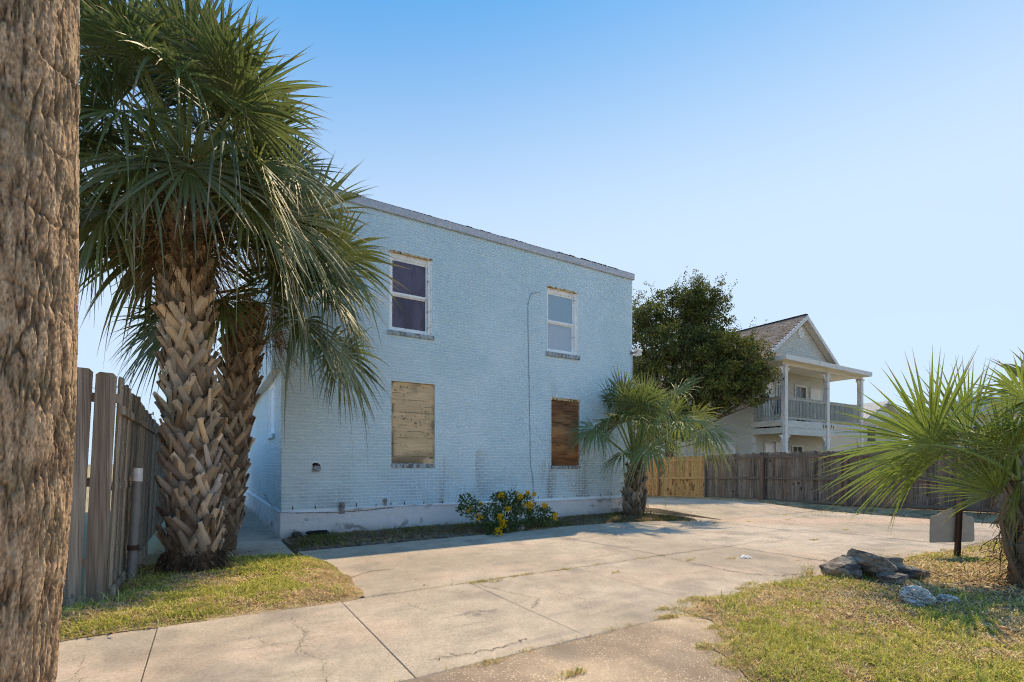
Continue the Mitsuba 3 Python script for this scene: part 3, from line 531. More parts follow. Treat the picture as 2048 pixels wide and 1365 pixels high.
mat('crumpled_tin', lambda p, n, uv: mix((.40, .40, .40), (.14, .12, .12), fbm(p.x * 40, p.z * 40, p.y * 40)), .5, .5, two=True)
part(vh, 'hood', (hood, _), 'crumpled_tin', smooth=35)
part(vh, 'snapped_tab', cham(.69, .715, -.05, -.006, 1.285, 1.315, .004), 'white_plastic')
fl = part(bl, 'flood_light', cat([cham(BW + .05, BW + .27, -.16, .02, 4.72, 4.80, .015), cham(BW + .06, BW + .26, -.15, .0, 4.62, 4.70, .02)]), 'white_plastic', label='small white floodlight at the right corner')
part(fl, 'bracket', cat([tube([(BW - .05, -.05, 4.68), (BW + .08, -.06, 4.70)], .03, 8), cham(BW - .09, BW - .01, -.045, -.006, 4.63, 4.73, .006)]), 'grey_metal')
part(bl, 'corner_conduit', tube([(BW - .04, -.03, 4.65), (BW - .04, -.03, .5)], .012, 6), 'panel_blue')

# ------------------------------------------------------------------ fences
mat('dark_rail', lambda p, n, uv: mix((.20, .165, .14), (.10, .08, .068), fbm(p.x * 40, p.y * 3, p.z * 40, octaves=3)), .9, .15)
mat('tan_rail', lambda p, n, uv: mix((.54, .35, .165), (.40, .235, .10), fbm(p.x * 40, p.y * 3, p.z * 40, octaves=3)), .8, .2)
def dog(x0, x1, z0, z1, c=.035): return [(x0, z0), (x1, z0), (x1, z1 - c), (x1 - c, z1), (x0 + c, z1), (x0, z1 - c)]
def rot(m, c, ang, ax):
    v, f = m; v = np.array(v); c = np.asarray(c); k = [i for i in range(3) if i != ax]; d = v - c; a, b = d[:, k[0]].copy(), d[:, k[1]].copy()
    v[:, k[0]] = c[k[0]] + a * math.cos(ang) - b * math.sin(ang); v[:, k[1]] = c[k[1]] + a * math.sin(ang) + b * math.cos(ang); return v, f
rg = np.random.default_rng(31)
fl_ = thing('board_fence', 'tall weathered grey wooden fence at the left behind the bare trunk', 'fence')
x = -3.93
LEAN = -.045
for i in range(10):
    w = .168 - rg.uniform(0, .012); h = 2.33 + rg.uniform(-.05, .05)
    m = prism(dog(x, x + w, .12, h, .03), -4.02, -4.0); part(fl_, 'board', rot(m, (x + w / 2, -4, .1), LEAN + rg.uniform(-.006, .006), 1), 'grey_board'); x += .186
    if i == 7: x += .006
part(fl_, 'rot_board', cham(-3.85, -2.10, -4.025, -3.99, -.03, .115, .006), 'grey_board')
part(fl_, 'corner_post', rot(cham(-2.19, -2.11, -3.98, -3.89, -.05, 2.2, .006), (-2.1, -4, .1), LEAN, 1), 'grey_board')
for z in (.4, 1.2, 2.05): part(fl_, 'rail', cham(-3.75 + .078 * z, -2.13 + .078 * z, -3.998, -3.955, z, z + .09, .005), 'grey_board')
y = -3.905
for i in range(74):
    w = .152 + rg.uniform(-.006, .004); h = np.interp(y, [-4, -1.6, 0, 9], [2.36, 2.26, 2.17, 2.04]) + rg.normal(0, .022)
    m = prism(dog(y, y + w, .10, h, .03), -2.092, -2.073, 'yz')
    m = rot(m, (-2.08, y + w / 2, 1), rg.uniform(-.05, .05), 2); m = rot(m, (-2.08, y, .1), LEAN, 1); part(fl_, 'board', rot(m, (-2.08, y + w / 2, .1), rg.uniform(-.007, .007), 0), 'grey_board_side'); y += .1685
for z in (.35, 1.15, 1.95): part(fl_, 'rail', cham(-2.15 + .078 * z, -2.108 + .078 * z, -3.87, 8.6, z, z + .09, .005), 'grey_board_side')
part(fl_, 'rot_board', cham(-2.070, -2.035, -3.9, -.4, -.04, .15, .006), 'grey_board_side')
zb = lambda y: np.interp(y, [-8, -6, -2.7, 2.4, 5.7, 9], [.16, .15, .08, 0, -.14, -.18]); zt = lambda y: np.interp(y, [-8, -2.6, 0, 2.4, 4.9, 9], [1.90, 1.87, 1.86, 1.79, 1.74, 1.66])
def right_fence(key, y0, y1, m_, tone_jit):
    y = y0
    while y < y1:
        w = .1405; h = zt(y) + rg.normal(0, tone_jit)
        m = prism(dog(y + .0015, y + w, zb(y) + .03, h, .028), 16.0, 16.018, 'yz'); part(key, 'board', rot(m, (16, y + w / 2, 1), rg.uniform(-.025, .025), 2), m_); y += .1435
    for lo, hi, dz in ((1, 0, -.20), (.5, .5, -.05), (0, 1, .07)):
        n = 4; e = np.linspace(y0, y1, n + 1)
        for a, b in zip(e[:-1], e[1:]):
            za, zb_ = [lo * (zt(q)) + hi * zb(q) + dz - .0 if lo in (0, 1) else (zt(q) + zb(q)) / 2 + dz for q in (a, b)]
            p = [(a + .003, za), (b - .003, zb_), (b - .003, zb_ + .088), (a + .003, za + .088)]; part(key, 'rail', prism(p, 15.945, 15.985, 'yz'), m_.replace('board', 'rail'))
rf = thing('dark_fence', 'long dark weathered board fence at the right side of the driveway', 'fence')
right_fence(rf, -8.0, 2.44, 'dark_board', .012)
tf_ = thing('tan_fence', 'newer tan cedar board fence panel behind the small palm', 'fence')
right_fence(tf_, 2.45, 9.0, 'tan_board', .006)
mat('reddish_post', lambda p, n, uv: mix((.24, .15, .11), (.12, .085, .07), fbm(p.x * 40, p.y * 40, p.z * 3)), .9, .15)
for y in (.01, -2.75, -5.5): part(rf, 'post', cham(15.86, 15.955, y - .048, y + .048, -.1, zt(y) - .10, .006), 'reddish_post')
for y in (4.88, 7.4): part(tf_, 'post', cham(15.86, 15.955, y - .048, y + .048, -.25, zt(y) - .13, .006), 'tan_board')
part(tf_, 'kickboard', prism([(2.46, zb(2.46) - .06), (9, zb(9) - .06), (9, zb(9) + .07), (2.46, zb(2.46) + .07)], 15.975, 15.997, 'yz'), 'tan_board')
part(rf, 'end_post', cham(15.89, 15.99, 2.40, 2.447, -.1, 1.72, .005), 'dark_board')
m, c = catc([litter(5000, lambda n: np.stack([rg.uniform(14.7, 15.95, n), rg.uniform(-7, 6, n), np.interp(rg.uniform(0, 1, n), [0, 1], [.0, .05])], -1), rg, BR, (.01, .05)), tuft(15.6, -3, 500, 1.2, (.02, .09), rg, .7, .0, 4)])
solo('fence_litter', m, 'tinted_matte', 'dead leaves and dry soil heaped along the foot of the dark fence', 'leaf litter', color=c, kind='stuff')
solo('fence_soil', grid(8, 60, lambda u, w: np.stack([14.75 + 1.33 * u, -8 + 17 * w, np.interp(-8 + 17 * w, [-8, -5, -2.5, -.3, 1, 6, 9], [.016, .016, .018, .14, .13, -.03, -.06]) + u ** 1.5 * np.interp(-8 + 17 * w, [-8, -5, -2.5, -.3], [.17, .14, .09, 0]) + .05 * np.sin(u * 3) * meshkit.noise(np.stack([u * 3, w * 40, 0 * u], -1)) - .05 * (u < .05)], -1)), 'soil', 'bare soil strip along the right fence, widened to darken the fence shadow band', 'soil', smooth=True, kind='structure')  # soil widened over the slabs to darken the band of fence shadow

# ------------------------------------------------------------------ palms
LEAF_TONE = np.array([1.0, 1.0, 1.0])
def leaflet_fan(hub, d, nrm, R, rng, n=44, spread=2.25, droop=.35, fuse=.42, cup=.25, age=0.):
    """one fan leaf: n folded leaflets that part beyond 'fuse' and hang at their tips"""
    d = unit(d); nrm = unit(nrm - d * (nrm @ d)); s = np.cross(nrm, d)
    ph = np.linspace(-spread, spread, n) + rng.normal(0, .02, n); t = np.array([.02, .16, .3, .44, .58, .71, .83, .92, 1.0]); m = len(t)
    dirs = np.cos(ph)[:, None] * d + np.sin(ph)[:, None] * s + nrm * (cup * (1 - np.cos(ph)))[:, None] * .6 + nrm * rng.normal(0, .05, (n, 1)); dirs = unit(dirs)
    L = R * (.70 + .30 * np.cos(ph * .62)) * rng.uniform(.9, 1.06, n)
    dr_ = droop * rng.uniform(.35, 1.5, n) * (1 + 1.7 * (rng.random(n) < .16))
    p = hub + dirs[:, None] * (L[:, None, None] * t[None, :, None])
    # midrib curves down (costapalmate) and tips sag
    sag = (L[:, None] * (dr_[:, None] * np.clip(t - .18, 0, 1)[None] ** 1.9)); hz = np.sqrt(np.clip(1 - dirs[:, 2] ** 2, .05, 1))[:, None]
    p[..., 2] -= sag * (.35 + .65 * hz) * 1.25
    p -= (dirs * np.array([1, 1, 0]))[:, None] * (sag * .38)[..., None]
    tw = rng.normal(0, .3, n)
    side = unit(np.cross(nrm, dirs)); w0 = L * fuse * (2 * spread / n) * .54
    w = np.where(t[None] < fuse, L[:, None] * t[None] * (2 * spread / n) * .54, w0[:, None] * np.clip(1 - (np.clip(t - fuse, 0, 1) / (1 - fuse))[None] ** .85, .04, 1))
    tang = unit(np.gradient(p, axis=1)); sv = side[:, None] * np.ones((1, m, 1)); sv = unit(sv - tang * (sv * tang).sum(-1, keepdims=True))
    nv = np.cross(tang, sv); a = (tw[:, None] * np.clip(t - fuse, 0, 1)[None] * 2.2)[..., None]; sv = sv * np.cos(a) + nv * np.sin(a)
    fold = nv * (w * .55)[..., None]
    v = np.stack([p - sv * w[..., None] - fold * .5, p + fold * .5, p + sv * w[..., None] - fold * .5], 2).reshape(-1, 3)
    i, k = np.meshgrid(np.arange(n), np.arange(m - 1), indexing='ij'); b = (i * m + k) * 3; q = []
    for o in (0, 1): q.append(np.stack([b + o, b + o + 1, b + o + 4, b + o + 3], -1).reshape(-1, 4))
    base = np.array([.105, .138, .042]) * (1 - age) + np.array([.17, .17, .045]) * age
    base = base * rng.uniform(.75, 1.25) * LEAF_TONE; c = np.ones((n, m, 3, 3)) * base * rng.uniform(.82, 1.18, (n, 1, 1, 1)); c[:, :3] *= 1.05; c[:, :, 1] *= 1.25
    tip = rng.random(n) < (.22 + .45 * age); c[tip, 6:] = np.array([.30, .23, .12]) * rng.uniform(.8, 1.2)
    return (v, tri(np.vstack(q))), c.reshape(-1, 3)
def petiole(a, dirv, L, rng, sag=.25, n=9, r0=.026, r1=.011):
    t = np.linspace(0, 1, n)[:, None]; p = a + unit(dirv) * L * t; hz = np.hypot(dirv[0], dirv[1]) / (np.linalg.norm(dirv) + 1e-9); p = p - np.array([0, 0, 1.0]) * (sag * L * hz * t ** 2)
    return p, tube(p, np.linspace(r0, r1, n), 6)
def tint(m, col, rng=None, jit=.0):
    return np.ones((len(m[0]), 3)) * np.asarray(col)
def frond(key, a, dirv, L, R, rng, age=0., droop=.35, roll=None, sag=.25, spread=2.25, bend=.45, n=44, clampy=None, cup=.25, sub=True):
    p, pm = petiole(a, dirv, L, rng, sag); e = unit(p[-1] - p[-2])
    d = unit(e * 1.0 + np.array([0, 0, -bend]) * np.hypot(e[0], e[1])); up = np.array([0, 0, 1.0]); side = np.cross(d, up)
    if np.linalg.norm(side) < .15: side = np.array([math.cos(rng.uniform(0, 6)), math.sin(rng.uniform(0, 6)), 0])
    side = unit(side); nn = np.cross(side, d); r = rng.normal(0, .45) if roll is None else roll; nn = nn * math.cos(r) + side * math.sin(r)
    (v, f), c = leaflet_fan(p[-1], d, nn, R, rng, n=n, spread=spread, droop=droop, age=age, cup=cup)
    if clampy is not None: k = (v[:, 0] > -.25); v[k, 1] = np.minimum(v[k, 1], clampy - .03 * rng.random(k.sum())); pm[0][:, 1] = np.where(pm[0][:, 0] > -.25, np.minimum(pm[0][:, 1], clampy), pm[0][:, 1])
    fk = part(key, 'frond', (v, f), 'palm_leaf', color=c, smooth=False)
    pc = tint(pm, (.17, .21, .06) if age < .8 else (.26, .19, .10)) * np.linspace(.85, 1.1, len(pm[0]))[:, None]
    part(fk, 'petiole', pm, 'tinted_satin', smooth=False, color=pc)
    return fk
def leaf_bases(holder, axis, rad, z0, z1, N, rng, Lr=(.26, .42), wid=(.15, .075), thick=.03, out=(.25, .55), lean=.55, cols=((.46, .34, .22), (.58, .43, .27), (.34, .25, .17)), tone=None, name='leaf_base', facing=None, limit=290):
    left = []
    for i in range(N):
        fz = (i + rng.uniform(-.3, .3)) / N; z = z0 + (z1 - z0) * np.clip(fz, 0, 1); az = i * 2.39996 + rng.normal(0, .10)
        er = np.array([math.cos(az), math.sin(az), 0]); et = np.array([-math.sin(az), math.cos(az), 0]); ez = np.array([0, 0, 1.0])
        L = rng.uniform(*Lr); ln = (lean if i % 2 else -lean) * rng.uniform(.45, 1.25); o = rng.uniform(*out)
        c0 = axis(z) + er * (rad(z) - .02); d = unit(ez + et * ln + er * o * .55); w0, w1 = wid[0] * rng.uniform(.8, 1.15), wid[1] * rng.uniform(.75, 1.25)
        s = unit(np.cross(d, er)); nn = unit(np.cross(s, d)); nn = nn if nn @ er > 0 else -nn
        t = np.array([0, .35, .7, 1.0]); cl = c0 + np.outer(t, d) * L + np.outer(t ** 2, er) * o * .16 * L; W = np.interp(t, [0, .25, 1], [w0, w0 * .86, w1]) / 2; H = np.interp(t, [0, 1], [thick * 1.3, thick * .85])
        rw = rng.uniform(-.12, .12); prof = []
        for k in range(4):   # cross-section: crescent of five points
            wv, h = W[k], H[k]; prof.append([cl[k] - s * wv + nn * 0, cl[k] - s * wv * .55 + nn * h * .85, cl[k] + s * wv * .05 + nn * h * (1.1), cl[k] + s * wv * .6 + nn * h * .8, cl[k] + s * wv, cl[k] - nn * h * .35])
        v = np.array(prof); cut = rng.uniform(-.22, .22); v[3] += np.outer((np.array([-1, -.55, .05, .6, 1, 0]) * cut * W[3] * 2), d); v = v.reshape(-1, 3)
        q = [[k * 6 + j, k * 6 + (j + 1) % 6, (k + 1) * 6 + (j + 1) % 6, (k + 1) * 6 + j] for k in range(3) for j in range(6)]
        f = np.vstack([tri(q)[:, ::-1], [[18, 18 + a_, 18 + a_ + 1] for a_ in range(1, 5)]])
        c = np.array(cols[rng.integers(0, len(cols))]) * rng.uniform(.5, 1.25); g_ = rng.uniform(0, .6); c = c * (1 - g_) + c.mean() * g_
        if tone is not None: c = c * tone(z)
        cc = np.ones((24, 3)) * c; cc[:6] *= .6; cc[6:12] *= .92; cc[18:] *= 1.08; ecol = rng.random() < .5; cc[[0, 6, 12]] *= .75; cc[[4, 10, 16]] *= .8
        if ecol: cc[12:18] *= np.array([1.1, 1.08, 1.05])
        left.append((er, (v, f), cc))
    # the ones that face the street first, as parts; what is past the limit stays one joined part
    fd = np.array([CAM[0], CAM[1]]) - np.array(axis(z0)[:2]); fd = fd / np.linalg.norm(fd)
    left.sort(key=lambda q: -(q[0][:2] @ fd))
    for er, m, cc in left[:limit]: part(holder, name, m, 'tinted_matte', color=cc)
    if left[limit:]:
        m, cc = catc([(m[0], m[1], c) for _, m, c in left[limit:]]); part(holder, name + '_backs', m, 'tinted_matte', color=cc, kind='stuff')
def fibres(holder, centre, rxy, z0, z1, N, rng, L=(.15, .5), cols=((.20, .12, .06), (.33, .22, .12), (.13, .08, .045)), r=.0035, hang=.5):
    ms = []
    for i in range(N):
        az = rng.uniform(0, 6.283); rr = rxy * rng.uniform(.7, 1.1); z = rng.uniform(z0, z1); p0 = np.array([centre[0] + rr * math.cos(az), centre[1] + rr * math.sin(az), z]); l = rng.uniform(*L)
        d = unit(np.array([math.cos(az) * .7, math.sin(az) * .7, rng.uniform(-1.2, .9)]) + rng.normal(0, .5, 3)); t = np.linspace(0, 1, 6)[:, None]; p = p0 + d * l * t + np.array([0, 0, -hang]) * l * t ** 2 + np.cumsum(rng.normal(0, .012, (6, 3)), 0)
        m = tube(p, r * rng.uniform(.6, 1.5), 3, False); ms.append((*m, tint(m, np.array(cols[rng.integers(0, len(cols))]) * rng.uniform(.7, 1.2))))
    m, c = catc(ms); part(holder, 'fibre', m, 'tinted_matte', color=c, kind='stuff')
def crown(key, apex, N, rng, Lp=(.9, 1.25), R=(.95, 1.2), elev=(88, -22), clampy=None, skip=None, droop=(.10, .42), r_in=.14, azo=0., dz=.5):
    for i in range(N):
        f = i / (N - 1); az = azo + i * 2.39996 + rng.normal(0, .14); el = math.radians(np.interp(f, [0, .2, .55, 1], [elev[0], elev[0] - 26, 28, elev[1]]) + rng.normal(0, 9))
        d = np.array([math.cos(az) * math.cos(el), math.sin(az) * math.cos(el), math.sin(el)])
        if skip is not None and skip(d, f): continue
        a = apex + np.array([math.cos(az) * r_in, math.sin(az) * r_in, dz * (.5 - f)]); L = rng.uniform(*Lp) * np.interp(f, [0, .3, 1], [.75, 1, .95])
        frond(key, a, d, L, rng.uniform(*R), rng, age=float(np.clip((f - .55) * 1.1 + rng.normal(0, .12), 0, 1)), droop=np.interp(f, [0, .4, 1], [droop[0], (droop[0] + droop[1]) / 2, droop[1]]), clampy=clampy, sag=np.interp(f, [0, .5, 1], [.05, .25, .3]), bend=np.interp(f, [0, .4, 1], [.1, .3, .5]))
def trunk_mesh(axis, rad, z0, z1, nz=60, na=48, seed=0, amp=.02):
    z = np.linspace(z0, z1, nz); a = np.linspace(0, 2 * np.pi, na, endpoint=False); ce = np.array([axis(q) for q in z]); r = np.array([rad(q) for q in z])
    P = np.stack([np.cos(a)[None] * 3 + 0 * z[:, None], np.sin(a)[None] * 3 + 0 * z[:, None], z[:, None] * 5 + 0 * a[None]], -1); rr = r[:, None] + amp * (meshkit.fbm(P * 1.5, 3, seed) - .5) * 2
    v = ce[:, None] + np.stack([rr * np.cos(a)[None], rr * np.sin(a)[None], 0 * rr], -1); v = v.reshape(-1, 3)
    i, j = np.meshgrid(np.arange(nz - 1), np.arange(na), indexing='ij'); j2 = (j + 1) % na
    return v, tri(np.stack([i * na + j, i * na + j2, (i + 1) * na + j2, (i + 1) * na + j], -1).reshape(-1, 4))

# the tall palm in front
rg = np.random.default_rng(41)
P1 = thing('sabal_palm', 'tallest shaggy fan palm, its thick trunk covered in criss-crossed cut leaf bases', 'palm tree')
ax1 = lambda z: np.array([-1.36 - .02 * z, -2.80 + .01 * z, z]); r1 = lambda z: np.interp(z, [0, .15, .4, .8, 1.6, 2.6, 3.4, 4.3, 5.2], [.31, .285, .265, .265, .245, .225, .22, .235, .23])
tk = part(P1, 'trunk', trunk_mesh(ax1, r1, -.1, 5.2, 76, 48, 1, .02), 'palm_fibre', smooth=True)
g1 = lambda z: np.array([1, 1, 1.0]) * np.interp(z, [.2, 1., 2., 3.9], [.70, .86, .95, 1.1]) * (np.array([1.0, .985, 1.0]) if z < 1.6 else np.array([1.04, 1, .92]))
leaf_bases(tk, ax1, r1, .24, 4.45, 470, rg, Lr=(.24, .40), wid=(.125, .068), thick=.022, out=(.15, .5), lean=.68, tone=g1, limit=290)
fibres(tk, (-1.36, -2.80), .28, -.02, .34, 900, rg, (.06, .2), ((.07, .045, .03), (.13, .085, .055), (.045, .03, .02)), .005, .9)
fibres(tk, (-1.45, -2.76), .27, 3.9, 5.1, 750, rg, (.2, .8))
crown(P1, np.array([-1.42, -2.76, 5.25]), 70, rg, elev=(88, -32), Lp=(.85, 1.25), R=(.95, 1.25), skip=lambda d, f: (d[1] > .55 and d[0] > .1 and f > .55))
# the palm behind it
P2 = thing('sabal_palm', 'shorter shaggy fan palm leaning right behind the tallest palm, against the blue corner', 'palm tree')
rg = np.random.default_rng(43)
ax2 = lambda z: np.array([-1.08 + .115 * z, -.80 - .14 * z, z]); r2 = lambda z: np.interp(z, [0, .3, 1, 2, 3, 3.9], [.29, .275, .265, .24, .225, .22])
tk = part(P2, 'trunk', trunk_mesh(ax2, r2, -.1, 4.0, 60, 40, 2, .02), 'palm_fibre', smooth=True)
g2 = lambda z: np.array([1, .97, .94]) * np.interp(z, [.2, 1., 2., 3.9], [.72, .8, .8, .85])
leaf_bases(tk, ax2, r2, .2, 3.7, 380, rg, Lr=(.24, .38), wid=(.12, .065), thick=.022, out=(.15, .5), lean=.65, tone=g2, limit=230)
fibres(tk, (-.45, -1.34), .24, 3.4, 4.2, 420, rg, (.15, .6))
crown(P2, np.array([-.43, -1.36, 4.4]), 46, rg, Lp=(.95, 1.35), R=(1.0, 1.3), elev=(86, -26), clampy=-.10, skip=lambda d, f: (d[1] > .35 and d[0] > -.4) or (d[1] > .75), azo=.9)
LEAF_TONE = np.array([1.3, 1.35, 1.15])
# small palm at the right corner of the building
P3 = thing('sabal_palm', 'short young fan palm at the right corner of the blue building', 'palm tree')
rg = np.random.default_rng(47)
ax3 = lambda z: np.array([8.55 + .08 * z, -.85, z]); r3 = lambda z: np.interp(z, [0, .2, .5, 1, 1.4, 1.7], [.25, .27, .25, .20, .15, .11])
tk = part(P3, 'trunk', trunk_mesh(ax3, r3, -.1, 1.7, 30, 36, 3, .02), 'palm_fibre', smooth=True)
leaf_bases(tk, ax3, r3, .08, 1.3, 95, rg, Lr=(.20, .34), wid=(.16, .08), out=(.2, .5), lean=.5, cols=((.27, .20, .135), (.36, .27, .17), (.19, .145, .10)), limit=95)
fibres(tk, (8.6, -.85), .3, 0, 1.3, 200, rg, (.08, .25))
S3 = lambda d, f: d[1] > .33
for i in range(44):
    f = i / 43; az = i * 2.39996; el = math.radians(np.interp(f, [0, .25, .6, 1], [88, 70, 50, 24]) + rg.normal(0, 6)); d = np.array([math.cos(az) * math.cos(el), math.sin(az) * math.cos(el), math.sin(el)])
    if d[1] > .22 and d[0] < .45: continue
    frond(P3, np.array([8.62 + .06 * math.cos(az), -.85 + .06 * math.sin(az), 1.65 - .2 * f]), d, rg.uniform(1.35, 1.9) * (1.18 if d[0] > .2 else 1) * np.interp(f, [0, .3, 1], [.8, .95, 1.0]), rg.uniform(.85, 1.12), rg, age=float(np.clip(f * .45 + rg.normal(0, .1), 0, .7)), droop=np.interp(f, [0, .4, 1], [.2, .42, .6]), clampy=None if d[0] > .6 else -.08, sag=.14, bend=np.interp(f, [0, .3, 1], [.1, .35, .8]), n=38, spread=1.95)
frond(P3, np.array([8.5, -.95, 1.35]), np.array([-.75, -.1, 1.25]), 1.75, .95, rg, droop=.7, sag=.3, bend=1.0, clampy=-.1)
frond(P3, np.array([8.5, -1.0, 1.3]), np.array([-.9, -.35, .75]), 1.1, .85, rg, droop=.4, sag=.3, bend=.6)
# right foreground palm
P4 = thing('fan_palm', 'bright green fan palm spreading stiff fans from the right edge', 'palm tree')
rg = np.random.default_rng(53)
ax4 = lambda z: np.array([6.70 + .10 * z, -8.70 - .02 * z, z]); r4 = lambda z: np.interp(z, [0, .15, .5, 1, 1.5], [.21, .16, .125, .115, .10])
tk = part(P4, 'trunk', trunk_mesh(ax4, r4, -.1, 1.5, 40, 36, 4, .03), 'palm_fibre', smooth=True)
leaf_bases(tk, ax4, r4, .25, 1.3, 70, rg, Lr=(.2, .32), wid=(.14, .07), lean=.35, cols=((.24, .18, .12), (.32, .24, .15)), limit=70)
fibres(tk, (6.66, -8.7), .22, 0, 1.3, 260, rg, (.1, .3))
H4 = np.array([6.72, -8.72, 1.25]); LEAF_TONE = np.array([1.2, 1.42, .9])
def fan_at(hub, dirv, R, droop, roll, spread=2.0, age=.35, n=46, cup=.3, nrm=None, fr=0):
    hub = np.asarray(hub, float); p0 = H4 + unit((hub - H4) * np.array([1, 1, 0])) * .1; t = np.linspace(0, 1, 9)[:, None]; mid = (p0 + hub) / 2 + np.array([0, 0, .18]); p = (1 - t) ** 2 * p0 + 2 * t * (1 - t) * mid + t ** 2 * hub
    d = unit(dirv); up = np.array([0, 0, 1.0]) if nrm is None else np.asarray(nrm, float); side = unit(np.cross(d, up)); nn = np.cross(side, d); nn = nn * math.cos(roll) + side * math.sin(roll)
    m, c = leaflet_fan(hub, d, nn, R, rg, n=n, spread=spread, droop=droop, age=age, cup=cup, fuse=.46)
    fk = part(P4, 'frond', m, 'palm_leaf', color=c); pm = tube(p, np.linspace(.02, .010, 9), 6); part(fk, 'petiole', pm, 'tinted_satin', color=tint(pm, (.20, .25, .06)))
RT, FW = np.array([CT, -ST, 0]), np.array([ST, CT, 0]); UP = np.array([0, 0, 1.0])
B = H4 + .0
def off(r, f_, u): return B + RT * r + FW * f_ + UP * u
HB = lambda u, v, Y: at(u, v, Y)
fan_at(HB(1862, 890, 5.75), -RT + UP * .22 + FW * .12, 1.36, .16, 1.0, 1.85, .3, 60)
fan_at(HB(1900, 895, 5.9), -RT * .95 + UP * .04 + FW * .3, 1.1, .2, 1.0, 1.15, .4, 38)
fan_at(HB(2010, 905, 5.75), -RT * .6 + UP * .8 + FW * .1, .8, .15, .9, 1.4, .3, 40)
fan_at(HB(2030, 900, 5.6), -RT * .75 + UP * .5 - FW * .1, .75, .25, .8, 1.6, .4, 44)
fan_at(HB(1937, 872, 5.95), -RT * .8 + UP * .75 + FW * .2, .98, .06, 1.15, 1.05, .3, 34)
fan_at(HB(1925, 885, 6.0), -RT * .95 - UP * .02 + FW * .3, 1.05, .25, 1.0, .9, .4, 28)
fan_at(HB(1985, 985, 5.8), -RT * .45 + UP * .9 + FW * .15, .85, .08, 1.0, 1.15, .4, 36)
fan_at(HB(2000, 990, 5.7), -RT * .9 + UP * .5 + FW * .2, .70, .15, .9, 1.1, .5, 30)
fan_at(HB(2050, 800, 5.6), -RT * .5 + UP * .8 - FW * .1, .70, .35, .6, 1.9, .5, 46)
fan_at(HB(2075, 865, 5.5), -RT * .8 + UP * .1, .75, .5, .5, 1.9, .5, 44)
fan_at(off(.35, .1, .95), -RT * .1 + UP * .9, 1.0, .45, .3, 1.9, .55, 44)
fan_at(off(.55, -.35, .3), -RT * .2 - FW * .9 + UP * .1, 1.0, .5, .4, 2.1, .4, 44)
fan_at(off(.7, .2, .5), RT * .8 + UP * .4 + FW * .3, 1.1, .4, .2, 2.1, .4, 44)
fan_at(off(.65, -.4, .4), RT * .7 - FW * .5 + UP * .2, 1.1, .5, .2, 2.1, .4, 44)
fan_at(off(.05, .6, .5), FW * .8 + UP * .5, 1.05, .4, .2, 2.1, .4, 44)
fan_at(HB(2040, 960, 5.6), -RT * .3 - UP * .9, .7, .3, .6, 1.2, .7, 30)
m = tube([off(-.35, -.1, -.15), off(-.42, -.1, -.45), off(-.36, -.1, -.8), off(-.25, -.1, -1.05), off(-.14, -.1, -1.24)], [.012, .016, .018, .022, .03], 7); part(P4, 'dead_stalk', m, 'tinted_matte', color=tint(m, (.20, .13, .075)), label='brown dead leaf stalk hanging to the ground')
LEAF_TONE = np.array([1.0, 1.0, 1.0])
